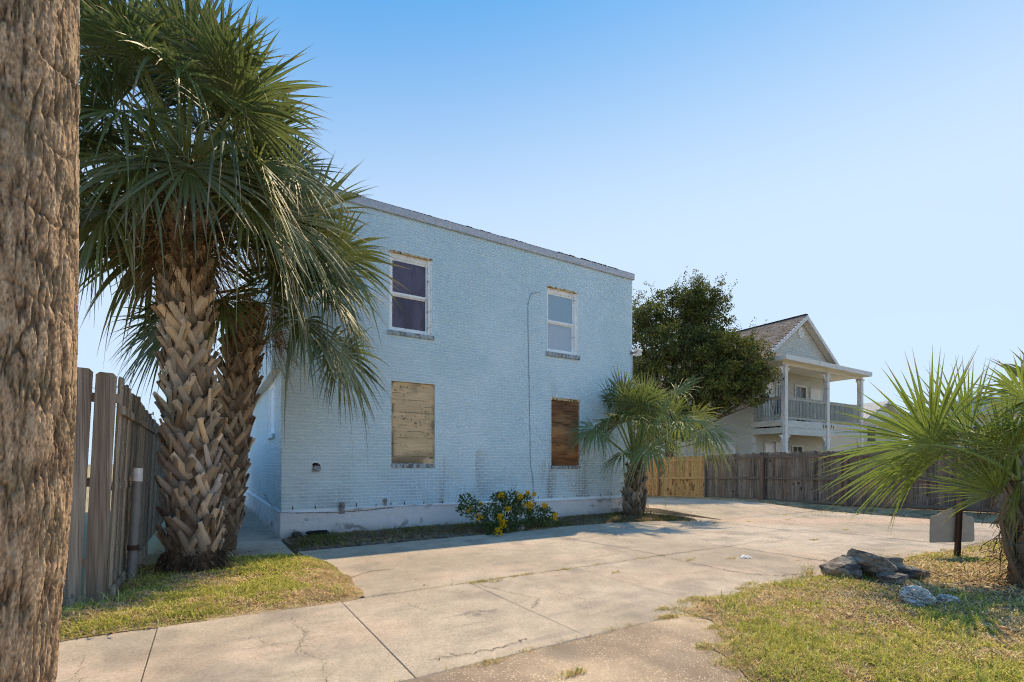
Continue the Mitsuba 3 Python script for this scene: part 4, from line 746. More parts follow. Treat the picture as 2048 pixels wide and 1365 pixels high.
# bare trunk in the foreground
P5 = thing('bare_palm', 'thick bare palm trunk with fissured brown bark at the left edge', 'palm tree')
rg = np.random.default_rng(59)
BX, BY = -1.905, -7.365
def bark(z0, z1, nz, na):
    u, w = np.meshgrid(np.linspace(0, 1, nz), np.linspace(0, 1, na), indexing='ij'); u, w = u.ravel(), w.ravel()
    z = z0 + (z1 - z0) * u; a = 2 * np.pi * w; r0 = np.interp(z, [-.1, .3, .6, 1.2, 2.2, 3.2, 8], [.235, .230, .232, .238, .247, .243, .21])
    X, Y = np.cos(a), np.sin(a); N = lambda kx, kz, o, sd, dx=0: meshkit.fbm(np.stack([X * kx + dx, Y * kx - dx, z * kz], -1), o, sd)
    wav = (N(2.2, 5, 3, 4) - .5) * .9
    f1 = N(9.5, 3.2, 3, 1, wav * 1.6); f2 = N(17, 6.5, 2, 2, wav * 2)
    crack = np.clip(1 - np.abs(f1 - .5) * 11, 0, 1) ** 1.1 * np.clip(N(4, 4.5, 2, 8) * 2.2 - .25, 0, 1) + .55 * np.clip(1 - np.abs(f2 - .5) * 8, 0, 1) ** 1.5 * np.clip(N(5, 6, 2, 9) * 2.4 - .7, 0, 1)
    lump = N(3.2, 4, 2, 12) - .5; fine = N(26, 9, 4, 3) - .5; grain = N(70, 60, 3, 15) - .5; pit = np.clip(N(6, 9, 1, 6) - .80, 0, 1) / .2
    ringz = np.mod(z * 1.0 + X * .20 - Y * .12 + .10 * lump, .36) - .18; ring = np.exp(-(ringz / .012) ** 2) * np.clip(N(2.5, 7, 2, 20) * 2.4 - .7, 0, 1) * smooth_np(1.4, 2.2, z)
    r = r0 - .016 * crack + .005 * lump + .004 * fine + .008 * grain - .014 * pit - .010 * ring
    off = np.interp(z, [-.2, .45, .8, 1.2, 1.6, 2.0, 2.6, 8], [-.21, -.165, -.14, -.105, -.092, -.085, -.08, -.02])
    v = np.stack([BX + r * X + CT * off, BY + r * Y - ST * off, z], -1)
    c = np.array([.33, .215, .13]) + (np.array([.56, .40, .255]) - np.array([.33, .215, .13])) * np.clip((N(20, 7, 4, 31) - .3) * 2.6, 0, 1)[:, None]
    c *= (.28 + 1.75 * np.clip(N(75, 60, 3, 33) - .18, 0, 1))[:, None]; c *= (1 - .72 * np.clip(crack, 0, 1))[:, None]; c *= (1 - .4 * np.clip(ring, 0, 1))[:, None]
    moss = np.clip((N(2.2, 4.5, 3, 35) - .52) * 5, 0, 1)[:, None] * .5; c = c * (1 - moss) + np.array([.17, .14, .085]) * moss
    li = np.clip((N(9, 9, 3, 37) - .66) * 9, 0, 1)[:, None] * .45; c = c * (1 - li) + np.array([.52, .44, .33]) * li
    i, j = np.meshgrid(np.arange(nz - 1), np.arange(na - 1), indexing='ij'); q = i * na + j
    return (v, tri(np.stack([q, q + na, q + na + 1, q + 1], -1).reshape(-1, 4))[:, ::-1]), np.clip(c, .01, .9)
def smooth_np(a, b, x): t = np.clip((x - a) / (b - a), 0, 1); return t * t * (3 - 2 * t)
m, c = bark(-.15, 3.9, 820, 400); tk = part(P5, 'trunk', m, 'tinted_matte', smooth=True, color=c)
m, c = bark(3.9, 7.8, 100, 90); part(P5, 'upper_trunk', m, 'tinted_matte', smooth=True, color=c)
for i in range(16):
    f = i / 15; az = i * 2.4; el = math.radians(np.interp(f, [0, 1], [80, 5])); d = np.array([math.cos(az) * math.cos(el), math.sin(az) * math.cos(el), math.sin(el)])
    frond(P5, np.array([BX + .09, BY, 7.75]), d, 1.0, 1.0, rg, age=.3, droop=.5, n=30)

# ------------------------------------------------------------------ things standing about
pp = thing('vent_pipe', 'grey weathered metal standpipe in front of the left fence', 'pipe')
part(pp, 'pipe', tube([(-1.985 + .05 * z, -2.98, z) for z in np.linspace(-.1, 1.22, 12)], .047, 16), 'grey_metal', smooth=40)
part(pp, 'cap', tube([(-1.924, -2.98, 1.222), (-1.916, -2.98, 1.38)], .050, 16), 'plinth_paint', smooth=40)
part(pp, 'clamp', tube([(-1.965, -2.98, .40), (-1.962, -2.98, .46)], .058, 16), 'rusty_metal', smooth=40); part(pp, 'coupling', tube([(-1.945, -2.98, .80), (-1.940, -2.98, .9)], .053, 16), 'grey_metal', smooth=40)
# sign seen from behind
sg = thing('parking_sign', 'back of a small arched grey sign on a perforated brown post', 'sign')
import shapely
S0 = np.array([8.16, -7.60, 0]) + RT * .10; sd = unit(RT * .99 + FW * .12); sn = np.array([-sd[1], sd[0], 0.])
prof = [(-.39, .28), (-.37, .265), (.33, .265), (.365, .29), (.365, .61), (.35, .64), (.235, .665), (.165, .72), (.09, .755), (0, .765), (-.09, .755), (-.165, .72), (-.235, .68), (-.35, .665), (-.37, .645)]
pol = shapely.Polygon(prof).buffer(-.012).buffer(.012); e = np.array(pol.exterior.coords)[:-1]
import trimesh
pl = trimesh.creation.extrude_polygon(pol, .004, engine='earcut'); v = np.array(pl.vertices)
ti = -.025
v2 = S0 + np.outer(v[:, 0] - .03 + v[:, 1] * ti, sd) + np.outer(v[:, 2] + .03, sn) + np.outer(v[:, 1], UP); part(sg, 'plate', (v2, np.array(pl.faces)), 'sign_back')
# U-channel post with holes: two flanges and a web pierced by holes
def post_strip(x0, x1, z0, z1, d0, d1):
    vv, ff = box(x0, x1, d0, d1, z0, z1); return S0 + np.outer(vv[:, 0] + vv[:, 2] * ti * -2.2, sd) + np.outer(vv[:, 1], sn) + np.outer(vv[:, 2], UP), ff
ps = [post_strip(-.034, -.010, -.2, .755, .004, .022), post_strip(.010, .034, -.2, .755, .004, .022), post_strip(-.034, -.030, -.2, .755, -.02, .004), post_strip(.030, .034, -.2, .755, -.02, .004)]
for z in np.arange(-.2, .75, .026): ps.append(post_strip(-.010, .010, z, min(z + (.011 if z < .27 else .026), .755), .006, .020))
part(sg, 'post', cat(ps), 'rusty_metal')
# rocks
def rockmesh(c, s, seed, strat=0., sub=5, amp=.5):
    m = trimesh.creation.icosphere(subdivisions=sub, radius=1.0); v = np.array(m.vertices); n = meshkit.fbm(v * 1.3 + seed, 3, seed) - .5; cell = np.abs(meshkit.fbm(v * np.array([2.2, 2.2, 6]) + seed, 3, seed + 3) - .5) * 2
    r = 1 + amp * n * 2 - .22 * (cell < .12) + .05 * (meshkit.fbm(v * 9, 2, seed) - .5); v = v * r[:, None]
    if strat: v = v + np.outer(np.floor(v[:, 2] * strat + meshkit.noise(v * 2, seed) * 1.5) % 2 * .06, [1, .4, 0])
    return np.array(c) + v * np.array(s), np.array(m.faces)
rgk = lambda r, f_, z: S0 * 0 + np.array([5.72, -7.56, z]) + RT * r + FW * f_
rk = thing('rock', 'large dark layered rock lying in the grass at the lawn edge', 'rock')
def tilt(m, ang, rz_):
    v, f = m; c = v.mean(0); d = v - c; a = math.radians(ang); side_ = RT; k = FW
    x, y, z = d @ RT, d @ FW, d[:, 2]; x2 = x * math.cos(a) - z * math.sin(a); z2 = x * math.sin(a) + z * math.cos(a); b = math.radians(rz_); x3 = x2 * math.cos(b) - y * math.sin(b); y3 = x2 * math.sin(b) + y * math.cos(b)
    return c + np.outer(x3, RT) + np.outer(y3, FW) + np.outer(z2, UP), f
def slabrock(c, s, ang, rz_, seed):
    """a split block of layered stone: bevelled box, noisy, with stepped strata"""
    import manifold3d as m3
    r = np.random.default_rng(seed); pts = r.uniform(-1, 1, (26, 3)); pts = pts / np.maximum(np.abs(pts).max(1, keepdims=True), .75); m = m3.Manifold.hull_points(pts).refine_to_length(.09).to_mesh(); v = np.array(m.vert_properties[:, :3], float); f = np.array(m.tri_verts)
    st_ = np.floor(v[:, 2] * 4.5 + (meshkit.noise(v * 1.5, seed) - .5) * 1.2); out = v * np.array([1, 1, 0]); v = v + out * (.10 * (np.mod(st_ * 7.3, 1.0) - .5))[:, None] + v * (.16 * (meshkit.fbm(v * 2.3, 3, seed + 1) - .5))[:, None]
    v += np.stack([meshkit.fbm(v * 6, 2, seed + 2) - .5] * 3, -1) * .07
    return tilt((np.array(c) + v * np.array(s), f), ang, rz_)
for nm_, c_, s_, an, rz2, sd_ in (('main_block', rgk(.02, .04, .17), (.34, .25, .135), -24, 8, 3), ('left_block', rgk(-.34, .02, .12), (.18, .21, .135), 36, -10, 5), ('back_block', rgk(.30, .18, .16), (.22, .20, .13), -10, 30, 8), ('low_block', rgk(.06, -.26, .05), (.26, .12, .09), -4, 5, 9), ('right_block', rgk(.46, -.02, .08), (.20, .16, .10), -16, 0, 12)):
    part(rk, nm_, slabrock(c_, s_, an, rz2, sd_), 'dark_rock', smooth=24)
solo('rock', tilt(rockmesh((4.80, -8.33, .09), (.18, .14, .12), 21, 0, 4, .3), -14, 10), 'pale_rock', 'pale whitish stone lying in the lawn below the dark rock', 'rock', smooth=30)
solo('rock', tilt(rockmesh((5.03, -8.50, .05), (.15, .10, .07), 25, 0, 4, .4), -10, 0), 'pale_rock', 'flat greyish stone just right of the pale stone', 'rock', smooth=30)
solo('rock', tilt(rockmesh((4.93, -8.83, .03), (.09, .06, .035), 28, 0, 3, .4), 5, 0), 'dark_rock', 'smallest dark flat stone in the lawn below the pale stones', 'rock', smooth=30)
# rounded edging stones along the planting strip
ed = thing('stone_edging', 'row of small grey rounded edging stones along the planting strip', 'edging')
xx = np.arange(.12, 3.4, .19) + np.random.default_rng(5).normal(0, .03, 18)
for i, x in enumerate(xx):
    y = np.interp(x, [0, 1.4, 2.8, 5.3, 7.2], [-1.6, -1.56, -1.52, -1.45, -1.55]) + rg.normal(0, .015); part(ed, 'stone', rockmesh((x, y, .002 + rg.uniform(-.012, .008)), (.085 * rg.uniform(.6, 1.2), .05 * rg.uniform(.7, 1.2), .04 * rg.uniform(.7, 1.2)), 100 + i, 0, 3, .45), 'edging_stone_grey', smooth=50)
for i, (x, y, s) in enumerate([(.28, -.35, .09), (.5, -.3, .16), (.62, -.42, .1)]):
    pass
solo('rock', rockmesh((.62, -.22, .09), (.22, .10, .05), 61, 0, 4, .35), 'black_metal', 'flat black slab of debris against the plinth near the left corner', 'debris', smooth=30)
solo('rock', rockmesh((.25, -.18, .08), (.10, .09, .06), 63, 0, 4, .35), 'edging_stone_grey', 'dark lump of rubble at the left corner of the plinth', 'debris', smooth=30)
solo('rock', rockmesh((4.55, -1.42, .07), (.12, .09, .07), 65, 0, 4, .35), 'pale_rock', 'pale grey stone under the yellow flowering bush', 'rock', smooth=30)
# scrap of white litter
(cv, cf) = grid(10, 8, lambda u, w: np.stack([5.60 + .22 * u + .03 * w, -5.90 + .10 * w * np.sin(np.pi * np.clip(u, .05, .95)) - .05 * u, .006 + .045 * np.sin(np.pi * w) * np.sin(np.pi * u) + .006 * np.sin(17 * u)], -1))
mat('paper_white', lambda p, n, uv: C3(.72, .70, .66) * (.8 + .3 * noise(p.x * 60, p.y * 60)), .7, .2)
solo('paper_scrap', (cv, cf), 'paper_white', 'crumpled white scrap of litter on the driveway', 'litter', smooth=40)
for i, (p, lab) in enumerate([([(.3, -4.1, .012), (.6, -3.9, .02), (.95, -3.86, .01)], 'thin dark twig on the driveway beside the left grass patch')]):
    m = tube(np.array(p), [.004, .003, .002], 5); solo('twig', m, 'tinted_matte', lab, 'twig', color=tint(m, (.17, .11, .065)))

# ------------------------------------------------------------------ flowering bush
rg = np.random.default_rng(61)
bu = thing('flowering_bush', 'low straggly green bush with yellow flower clusters against the plinth', 'bush')
def leafcloud(ctr, rad, n, rng, L=(.03, .06), cols=((.05, .09, .03), (.08, .13, .035)), shell=.4, asp=.32):
    d = unit(rng.normal(0, 1, (n, 3))); rr = (rng.random(n) ** .5 * (1 - shell) + shell)[:, None]; p = np.asarray(ctr) + d * rr * np.asarray(rad)
    e = unit(d + rng.normal(0, .8, (n, 3)) + np.array([0, 0, -.2])); s = unit(np.cross(e, rng.normal(0, 1, (n, 3)))); l = rng.uniform(*L, n)[:, None]; nn = np.cross(e, s)
    v = np.stack([p, p + e * l * .5 + s * l * asp, p + e * l, p + e * l * .5 - s * l * asp], 1); v[:, 2] += -nn * l * .12; v = v.reshape(-1, 3); i = np.arange(n)[:, None] * 4
    c = np.repeat(np.array(cols)[rng.integers(0, len(cols), n)] * rng.uniform(.65, 1.25, (n, 1)), 4, 0); return v, (i[:, None] + np.array([[0, 1, 2], [0, 2, 3]])).reshape(-1, 3), c
BP = lambda u, v, Y=10.55: at(u, v, Y)
ms = []
for u, v, Y, r, n in [(935, 1005, 10.2, .18, 260), (955, 1025, 10.1, .20, 300), (985, 1035, 10.2, .24, 420), (1000, 1005, 10.5, .22, 420), (1020, 1000, 10.7, .22, 420), (1045, 1010, 10.7, .24, 460), (1045, 1035, 10.6, .25, 500), (1075, 1030, 10.8, .22, 360), (1095, 1028, 10.9, .16, 200), (1010, 1045, 10.3, .26, 450), (985, 1060, 10.0, .16, 200), (925, 1020, 10.2, .1, 70)]:
    ms.append(leafcloud(BP(u, v, Y), (r * 1.12, r * .85, r * .95), int(n * .72), rg, (.04, .085), ((.09, .14, .05), (.13, .19, .065), (.07, .11, .045))))
m, c = catc(ms); part(bu, 'leaves', m, 'tree_leaf', color=c)
st = [tube(wob([BP(1010, 1062, 10.5), BP(u, (v + 1062) / 2 - 5, 10.5), BP(u2, v, Y)], 8, .01, k), [.012, .010, .008, .007, .006, .005, .004, .003], 5) for k, (u, u2, v, Y) in enumerate([(960, 935, 1005, 10.2), (975, 960, 1030, 10.1), (1000, 1000, 1000, 10.5), (1025, 1045, 1000, 10.7), (1050, 1095, 1028, 10.9), (1005, 990, 1050, 10.1), (1014, 1036, 963, 10.6), (1030, 1070, 1010, 10.8)])]
m = cat(st); part(bu, 'stem', m, 'tinted_matte', color=tint(m, (.13, .12, .07)), kind='stuff')
for u, v, Y, s in [(1002, 991, 10.4, .055), (1040, 993, 10.6, .08), (1055, 987, 10.7, .04), (1066, 989, 10.7, .05), (1057, 1010, 10.45, .085), (1016, 1020, 10.35, .05), (1089, 1012, 10.7, .05), (1109, 1034, 10.7, .075), (937, 1020, 10.1, .06), (957, 1034, 10.0, .072), (1000, 1035, 10.1, .05), (1005, 1047, 10.05, .075), (998, 1066, 9.75, .075), (962, 1009, 10.2, .025)]:
    p = BP(u, v, Y); fm = []
    s *= 1.45
    for k in range(int(9 + s * 260)):       # each cluster: trumpet flowers of five petals
        dd = unit(rg.normal(0, 1, 3) + np.array([-ST * .5, -CT * .8, .3])); c0 = p + dd * s * rg.uniform(.3, 1.0); a_ = unit(np.cross(dd, rg.normal(0, 1, 3))); b_ = np.cross(dd, a_); pr = rg.uniform(.018, .03)
        ang = np.arange(10) * np.pi / 5; rr_ = np.where(np.arange(10) % 2 == 0, pr, pr * .55); ring = c0 + np.outer(np.cos(ang) * rr_, a_) + np.outer(np.sin(ang) * rr_, b_) + dd * .012
        v_ = np.vstack([[c0 - dd * .012], ring]); f_ = np.array([[0, 1 + q, 1 + (q + 1) % 10] for q in range(10)]); cc = np.vstack([[(.62, .36, .02)], np.tile((.95, .68, .02), (10, 1))]) * rg.uniform(.75, 1.1)
        fm.append((v_, f_, cc))
    m, c = catc(fm); part(bu, 'flower_cluster', m, 'tree_leaf', color=c)

# ------------------------------------------------------------------ neighbour's house
ho = thing('porch_house', 'pale sage two storey house with a gabled roof and a balcony porch on white posts', 'house')
HX0, HX1, HY, HB = 20.2, 26.6, 3.0, 14.0; PKX, PKZ, EVZ = 23.4, 8.66, 6.12; SL = (PKZ - EVZ) / (PKX - 19.66)
part(ho, 'wall', cat([box(HX0, HX1, HY, HB, -.1, 6.0), prism([(HX0, 6.0), (HX1, 6.0), (PKX, 6.0 + (PKX - HX0) * SL)], HY, HB)]), 'sage_siding')
def lap(x0, x1, z, axis, pos, e=.125, sgn=-1):
    # one clapboard: thicker at its lower edge
    q = [(pos + sgn * .004, z + e), (pos + sgn * .016, z), (pos, z), (pos, z + e)]
    return prism(q, x0, x1, 'yz' if axis == 'x' else 'xz')
sid = []
z = 0
while z < 8.5:
    if z < 5.95: sid.append(lap(HX0, HX1, z, 'x', HY))
    elif z < 6.0 + (PKX - HX0) * SL - .2: hw = (6.0 + (PKX - HX0) * SL - z - .125) / SL; sid.append(lap(PKX - hw, PKX + hw, z, 'x', HY))
    if z < 5.9: sid.append(lap(HY, HB, z, 'y', HX0))
    z += .125
part(ho, 'siding', cat(sid), 'sage_siding', kind='stuff')
part(ho, 'gable_wall', prism([(PKX - 3.0, PKZ - 3.0 * SL - .16), (PKX + 3.0, PKZ - 3.0 * SL - .16), (PKX, PKZ - .16)], 2.62, 2.98), 'sage_siding')
gl = []
for z in np.arange(6.45, 8.3, .125):
    hw = (PKZ - .2 - z - .125) / SL; gl.append(lap(PKX - hw, PKX + hw, z, 'x', 2.62))
part(ho, 'gable_siding', cat(gl), 'sage_siding', kind='stuff')
part(ho, 'corner_board', cham(HX0 - .03, HX0 + .11, HY - .03, HY + .11, -.1, 5.9, .005), 'house_trim'); part(ho, 'corner_board', cham(HX1 - .11, HX1 + .03, HY - .03, HY + .11, -.1, 5.9, .005), 'house_trim')
# roof: two slopes with shingle courses, porch roof in front
RY0, RY1 = 2.30, 14.4
rf_ = part(ho, 'roof', cat([prism([(19.66, EVZ), (PKX, PKZ), (PKX, PKZ - .14), (19.66, EVZ - .14)], RY0, RY1), prism([(27.14, EVZ), (PKX, PKZ), (PKX, PKZ - .14), (27.14, EVZ - .14)], RY0, RY1)]), 'shingle')
shg = []
for sgn, xe in ((1, 19.66), (-1, 27.14)):
    n = 32
    for k in range(n):
        ta, tb = k / n, min((k + 1.0) / n, 1); xa, xb = xe + (PKX - xe) * ta, xe + (PKX - xe) * tb; za, zb2 = EVZ + (PKZ - EVZ) * ta, EVZ + (PKZ - EVZ) * tb; y = RY0 - .02 + (k % 2) * .15
        while y < RY1:
            w = .3; y1_ = min(y + w - .008, RY1 + .02); h = .016 + rg.uniform(0, .008); shg.append(prism([(xa - sgn * .02, za + h), (xb, zb2 + .004), (xb, zb2 - .01), (xa - sgn * .02, za - .012)], max(y, RY0 - .02), y1_)); y += w
part(rf_, 'shingles', cat(shg), 'shingle', kind='stuff')
part(rf_, 'ridge_cap', cham(PKX - .1, PKX + .1, RY0 - .02, RY1, PKZ - .02, PKZ + .04, .01), 'roof_felt')
for sgn in (-1, 1):
    xa = PKX + sgn * 3.55; za = PKZ - 3.55 * SL; q = [(PKX, PKZ - .02), (xa, za - .02), (xa, za - .22), (PKX, PKZ - .24)]; part(ho, 'rake_board', prism(q, RY0 - .045, RY0 - .005), 'house_trim')
    q = [(PKX, PKZ - .145), (xa, za - .145), (xa, za - .165), (PKX, PKZ - .165)]; part(ho, 'rake_soffit', prism(q, RY0, 2.6), 'soffit')
gv_ = part(ho, 'gable_vent', tube([(PKX, 2.615, 7.85), (PKX, 2.555, 7.85)], .25, 24), 'white_shutter', label='round white louvred gable vent'); part(gv_, 'louvre', cat([box(PKX - .19, PKX + .19, 2.546, 2.553, z, z + .02) for z in np.arange(7.69, 8.02, .055)]), 'sage_siding', kind='stuff')
# porch roof: hipped apron
PX0, PX1, PY = 19.62, 27.45, 1.22
ar = np.array([[PX0, PY, 6.10], [PX1, PY, 6.10], [26.7, HY, 6.68], [20.4, HY, 6.68], [PX0, HY + .3, 6.12], [PX1, HY + .3, 6.12]])
pv = np.vstack([ar, ar - [0, 0, .08]]); part(ho, 'porch_roof', (pv, np.array([[0, 1, 2], [0, 2, 3], [0, 3, 4], [1, 5, 2], [6, 8, 7], [6, 9, 8], [6, 10, 9], [7, 8, 11]])), 'shingle')
part(ho, 'porch_fascia', cham(PX0 - .02, PX1 + .02, PY - .03, PY, 5.90, 6.11, .005), 'house_trim'); part(ho, 'porch_fascia', cham(PX0 - .03, PX0, PY + .001, RY1, 5.90, 6.11, .005), 'house_trim'); part(ho, 'porch_fascia', cham(PX1, PX1 + .03, PY + .001, HY + 1, 5.90, 6.11, .005), 'house_trim')
part(ho, 'porch_ceiling', box(PX0 + .002, PX1 - .002, PY + .002, HY - .026, 5.93, 5.95), 'soffit'); part(ho, 'porch_beam', box(20.0, 27.3, 1.55, 1.73, 5.78, 5.928), 'soffit')
part(ho, 'deck', box(20.02, 27.35, 1.58, HY - .026, 3.22, 3.36), 'deck_band'); part(ho, 'deck_underside', cat([box(20.1, 27.3, y, y + .045, 2.9, 3.215) for y in np.arange(1.75, 2.95, .25)]), 'dark_stain_wood', kind='stuff')
for za, zb2 in ((3.06, 3.37), (2.74, 3.052)): part(ho, 'deck_band', cham(20.0, 27.37, 1.54, 1.578, za, zb2, .004), 'deck_band'); part(ho, 'deck_band', cham(19.98, 20.018, 1.58, HY, za + .05, zb2, .004), 'deck_band')
for px in (20.20, 23.78, 27.15):
    po = part(ho, 'porch_post', cham(px - .11, px + .11, 1.50, 1.70, 3.0, 5.78, .008), 'house_trim'); part(po, 'lower_post', cham(px - .12, px + .12, 1.49, 1.71, -.1, 2.74, .008), 'house_trim'); part(po, 'band_cover', cham(px - .1, px + .1, 1.505, 1.535, 2.74, 3.37, .004), 'house_trim')
    part(po, 'capital', cat([cham(px - .15, px + .15, 1.46, 1.74, 5.70, 5.779, .01)]), 'house_trim')
    for sgn in (-1, 1):
        for zt_ in (5.70, 2.74):
            if sgn == 1 and px > 27: continue
            t = np.linspace(0, np.pi / 2, 7); x0_ = px + sgn * .122; q = [(x0_, zt_), (x0_, zt_ - .5)] + [(x0_ + sgn * (.34 - .34 * math.cos(a) + .02), zt_ - .5 + .44 * math.sin(a)) for a in t] ; part(po, 'bracket', prism(q, 1.57, 1.63), 'house_trim')
# railings
def railing(name, p0, p1, key):
    p0, p1 = np.array(p0), np.array(p1); L = np.linalg.norm(p1 - p0); n = int(L / .118); dvec = (p1 - p0) / L; nv_ = np.array([-dvec[1], dvec[0]])
    def bx(s0, s1, hw, z0, z1):
        c = np.array([p0 + dvec * s0 - nv_ * hw, p0 + dvec * s1 - nv_ * hw, p0 + dvec * s1 + nv_ * hw, p0 + dvec * s0 + nv_ * hw]); return prism(c, z0, z1, 'xy')
    r = part(key, name, cat([bx(0, L, .045, 4.38, 4.42), bx(0, L, .02, 4.28, 4.379)]), 'railing_paint'); part(r, 'bottom_rail', bx(0, L, .02, 3.44, 3.53), 'railing_paint')
    for k in range(n): part(r, 'baluster', bx((k + .5) * L / n - .02, (k + .5) * L / n + .02, .019, 3.531, 4.279), 'railing_paint')
railing('railing', (20.31, 1.6), (23.67, 1.6), ho); railing('railing', (23.89, 1.6), (27.04, 1.6), ho); railing('railing', (20.12, 1.72), (20.12, 2.97), ho); railing('railing', (27.2, 1.72), (27.2, 2.97), ho)
def louvre(x0, x1, z0, z1, nm='shutter'):
    s = part(ho, nm, cat([cham(x0, x0 + .05, HY - .08, HY - .022, z0, z1, .004), cham(x1 - .05, x1, HY - .08, HY - .022, z0, z1, .004), box(x0 + .05, x1 - .05, HY - .075, HY - .022, z1 - .06, z1), box(x0 + .05, x1 - .05, HY - .04, HY - .0222, z0, z1 - .06)]), 'house_trim', label='white louvred shutter')
    for z in np.arange(z0 + .02, z1 - .12, .095): part(s, 'slat', prism([(HY - .075, z), (HY - .045, z + .085), (HY - .041, z + .08), (HY - .072, z - .003)], x0 + .051, x1 - .051, 'yz'), 'white_shutter')
louvre(20.72, 21.55, 3.4, 5.35); louvre(24.98, 26.15, 3.45, 5.35); louvre(21.85, 22.3, 1.0, 2.5)
def opening(x0, x1, z0, z1, nm, fill):
    d = part(ho, nm, cat([cham(x0, x0 + .09, HY - .07, HY - .022, z0, z1, .004), cham(x1 - .09, x1, HY - .07, HY - .022, z0, z1, .004), box(x0 + .09, x1 - .09, HY - .068, HY - .022, z1 - .1, z1)]), 'house_trim')
    if fill == 'door': part(d, 'panel', box(x0 + .09, x1 - .09, HY - .035, HY - .0225, z0, z1 - .1), 'white_shutter')
    else: part(d, 'pane', box(x0 + .09, x1 - .09, HY - .03, HY - .0225, z0, z1 - .1), 'house_glass'); part(d, 'mullion', box((x0 + x1) / 2 - .02, (x0 + x1) / 2 + .02, HY - .045, HY - .031, z0, z1 - .1), 'house_trim')
opening(21.9, 22.5, 3.9, 5.35, 'window', 'glass'); opening(23.55, 24.65, 3.37, 5.40, 'door', 'glass'); opening(20.95, 21.75, .2, 2.45, 'door', 'door'); opening(23.3, 24.3, .9, 2.4, 'window', 'glass')
pw = part(ho, 'lower_panel', box(HX0 - .09, HX0 - .025, 3.85, 5.2, .2, 2.5), 'house_trim'); 
for z in np.arange(.25, 2.45, .12): part(pw, 'slat', box(HX0 - .105, HX0 - .091, 3.87, 5.18, z, z + .09), 'white_shutter')
for ch_, x in (('3', 23.30), ('4', 23.52), ('7', 24.02), ('4', 24.22)):
    tm = meshkit.text_mesh(ch_, .16, .012, True); v = np.array(tm.vertices); part(ho, 'house_number', (np.stack([x + v[:, 0], 1.538 - v[:, 2], 3.13 + v[:, 1]], -1), np.array(tm.faces)), 'black_metal')
ca = part(ho, 'coach_lamp', cat([cham(20.335, 20.42, 1.50, 1.60, 2.05, 2.42, .02), cham(20.32, 20.435, 1.485, 1.615, 2.42, 2.45, .01)]), 'black_metal')
bc = thing('porch_chair', 'blue fabric chair with a dark frame behind the balcony railing', 'chair')
part(bc, 'backrest', rot(cham(20.75, 21.25, 2.35, 2.39, 3.75, 4.4, .015), (21, 2.37, 3.75), .2, 0), 'blue_fabric'); part(bc, 'seat', cham(20.75, 21.25, 1.9, 2.35, 3.72, 3.76, .015), 'blue_fabric')
for x in (20.74, 21.24): part(bc, 'leg_frame', cat([tube([(x, 1.9, 3.37), (x, 2.4, 3.76), (x, 2.5, 4.4)], .014, 6), tube([(x, 2.45, 3.37), (x, 1.9, 3.76), (x, 1.85, 3.98), (x, 2.4, 4.0)], .014, 6)]), 'black_metal')

# far buildings behind the right palm
fb = thing('far_house', 'distant grey gabled house half hidden behind the right palm', 'house')
part(fb, 'wall', cat([box(33.4, 39.3, 4.2, 12, 0, 4.15), prism([(33.4, 4.15), (39.3, 4.15), (36.35, 5.35)], 4.2, 12)]), 'far_wall')
for sgn in (-1, 1): part(fb, 'roof', prism([(36.35, 5.55), (36.35 + sgn * 3.4, 4.16), (36.35 + sgn * 3.4, 4.0), (36.35, 5.39)], 3.8, 12.4), 'far_roof')
part(fb, 'window', box(34.3, 35.3, 4.16, 4.21, 2.9, 3.9), 'house_glass')
fb2 = thing('far_house', 'distant low building with a pale teal roof at the right edge', 'house')
part(fb2, 'wall', box(33, 44, -4.5, 1.5, 0, 4.0), 'far_wall'); part(fb2, 'roof', cat([prism([(-5, 4.0), (2, 4.0), (1.6, 4.35), (-1.5, 5.0), (-4.6, 4.35)], 32.6, 44.4, 'yz')]), 'teal_roof')
part(fb2, 'window', box(32.96, 33.01, -2.5, -1.2, 2.2, 3.4), 'house_glass')
# utility poles far behind on the left
for k, (u, v, Y, lab) in enumerate([(288, 821, 80, 'nearer far-off utility pole peeping over the left fence'), (316, 848, 105, 'farther utility pole low beside the palm trunk')]):
    p = at(u, v, Y); po = thing('utility_pole', lab, 'utility pole'); part(po, 'pole', tube([(p[0], p[1], 0), (p[0], p[1], p[2])], .16, 8), 'far_pole')
    part(po, 'crossarm', cat([box(p[0] - 1.3, p[0] + 1.3, p[1] - .08, p[1] + .08, p[2] - .7, p[2] - .5)]), 'far_pole')
    part(po, 'insulator', cat([cham(p[0] + dx - .09, p[0] + dx + .09, p[1] - .09, p[1] + .09, p[2] - .5, p[2] - .2, .03) for dx in (-1.2, -.5, .5, 1.2)]), 'far_pole', kind='stuff'); part(po, 'transformer', tube([(p[0] + .4, p[1] - .3, p[2] - 1.9), (p[0] + .4, p[1] - .3, p[2] - .9)], .28, 10), 'far_pole')
a_, b_ = at(288, 823, 80), at(316, 850, 105); ws = []
for dx in (-1.2, 1.2):
    t = np.linspace(-1.5, 3, 40)[:, None]; p = a_ + (b_ - a_) * t + [dx, 0, -.45]; p[:, 2] -= 1.2 * (np.abs(np.mod(t[:, 0], 1) * (1 - np.mod(t[:, 0], 1))) * 4); ws.append(tube(p, .03, 4))
for q in ws: part('utility_pole', 'wire', q, 'far_pole')

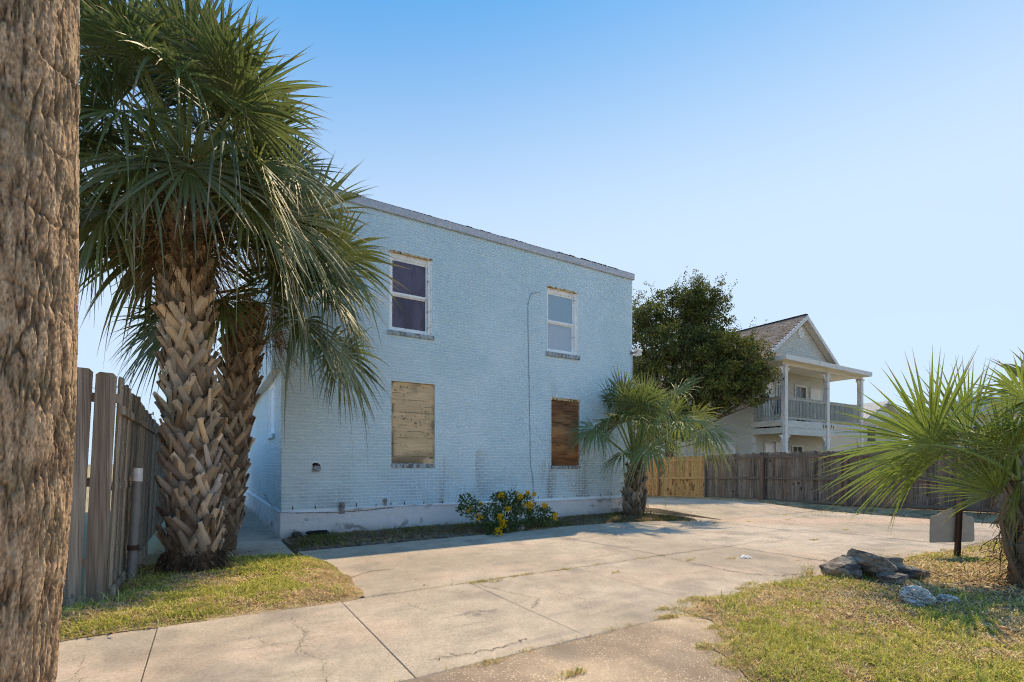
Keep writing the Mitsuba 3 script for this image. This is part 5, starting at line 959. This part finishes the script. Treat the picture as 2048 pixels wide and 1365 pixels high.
# ------------------------------------------------------------------ tree behind the right fence
rg = np.random.default_rng(71)
tr = thing('oak_tree', 'dense dark green live oak between the blue building and the porch house', 'tree')
tb = np.array([17.5, 5.6, -.1]); br = []
BLOBS = [(1300, 655, 22.5, 1.25), (1345, 625, 23, 1.3), (1395, 612, 22.5, 1.2), (1420, 650, 22.5, 1.25), (1330, 700, 22, 1.45), (1390, 700, 22, 1.5), (1440, 715, 21.5, 1.2), (1490, 722, 21.3, 1.15), (1515, 745, 21, .85), (1400, 765, 21.5, 1.3), (1330, 770, 22, 1.3), (1455, 770, 21.2, 1.1), (1290, 730, 23, 1.2), (1275, 650, 23.5, 1.2), (1360, 655, 24, 1.5), (1430, 755, 23.5, 1.5), (1270, 800, 22.5, 1.0), (1380, 810, 22, 1.0), (1310, 830, 22, 1.05), (1350, 850, 22, .9), (1285, 870, 22.3, .8), (1410, 595, 22.8, .9), (1465, 690, 21.8, .9), (1480, 770, 21.2, .85), (1505, 785, 20.9, .7), (1440, 800, 21.6, .8)]
for u, v, Y, r in BLOBS:
    p = at(u, v, Y); mid = (tb + p) / 2 + np.array([rg.normal(0, .3), rg.normal(0, .3), .6]); t = np.linspace(0, 1, 9)[:, None]; q = (1 - t) ** 2 * (tb + [0, 0, 3.0]) + 2 * t * (1 - t) * mid + t ** 2 * p; br.append(tube(q + rg.normal(0, .03, q.shape) * t, np.linspace(.13, .025, 9), 6))
    for k in range(7):
        e = p + unit(rg.normal(0, 1, 3)) * r * .9; s0 = q[rg.integers(5, 9)]; m2 = (s0 + e) / 2 + rg.normal(0, .1, 3); br.append(tube(np.array([s0, m2, e]), [.035, .022, .008], 4, False))
part(tr, 'trunk', trunk_mesh(lambda z: tb + [.02 * z, 0, z + .1], lambda z: np.interp(z, [-.1, .4, 3.2], [.34, .25, .2]), -.1, 3.2, 20, 16, 5, .03), 'tree_bark', smooth=True); part(tr, 'limbs', cat(br), 'tree_bark', kind='stuff')
lv = []; DK = ((.085, .105, .04), (.12, .14, .048), (.065, .085, .033), (.16, .17, .055)); LEAF_LIT = ((.17, .19, .045), (.24, .24, .06), (.13, .155, .045))
for bi, (u, v, Y, r) in enumerate(BLOBS):
    p = at(u, v, Y)
    for k in range(int(33 * r * r)):
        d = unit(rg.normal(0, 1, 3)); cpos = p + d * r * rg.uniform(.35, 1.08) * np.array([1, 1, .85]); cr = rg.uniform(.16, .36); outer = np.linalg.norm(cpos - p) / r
        lv.append(leafcloud(cpos, (cr, cr, cr * .7), int(95 * cr / .3), rg, (.06, .12), LEAF_LIT if (rg.random() < .36 + .3 * (u > 1430) and outer > .55) else DK, .15, .34))  # more pale leaves outside and to the right paint in sun highlights
for k in range(150):   # wispy wind-blown shoots along the top and the right
    u, v, Y, r = BLOBS[rg.choice([0, 1, 2, 3, 13, 2, 3, 6, 7])]; p = at(u, v, Y) + np.array([rg.normal(0, r * .5), rg.normal(0, .4), r * rg.uniform(.55, .9)]); d = unit(RT * rg.uniform(-.1, .5) + UP * rg.uniform(.4, 1) + rg.normal(0, .25, 3)); L = rg.uniform(.25, .7)
    for s in np.linspace(0, 1, 5): lv.append(leafcloud(p + d * L * s, (.07, .07, .07), int(9 - 5 * s), rg, (.05, .09), LEAF_LIT + DK, .1, .3))
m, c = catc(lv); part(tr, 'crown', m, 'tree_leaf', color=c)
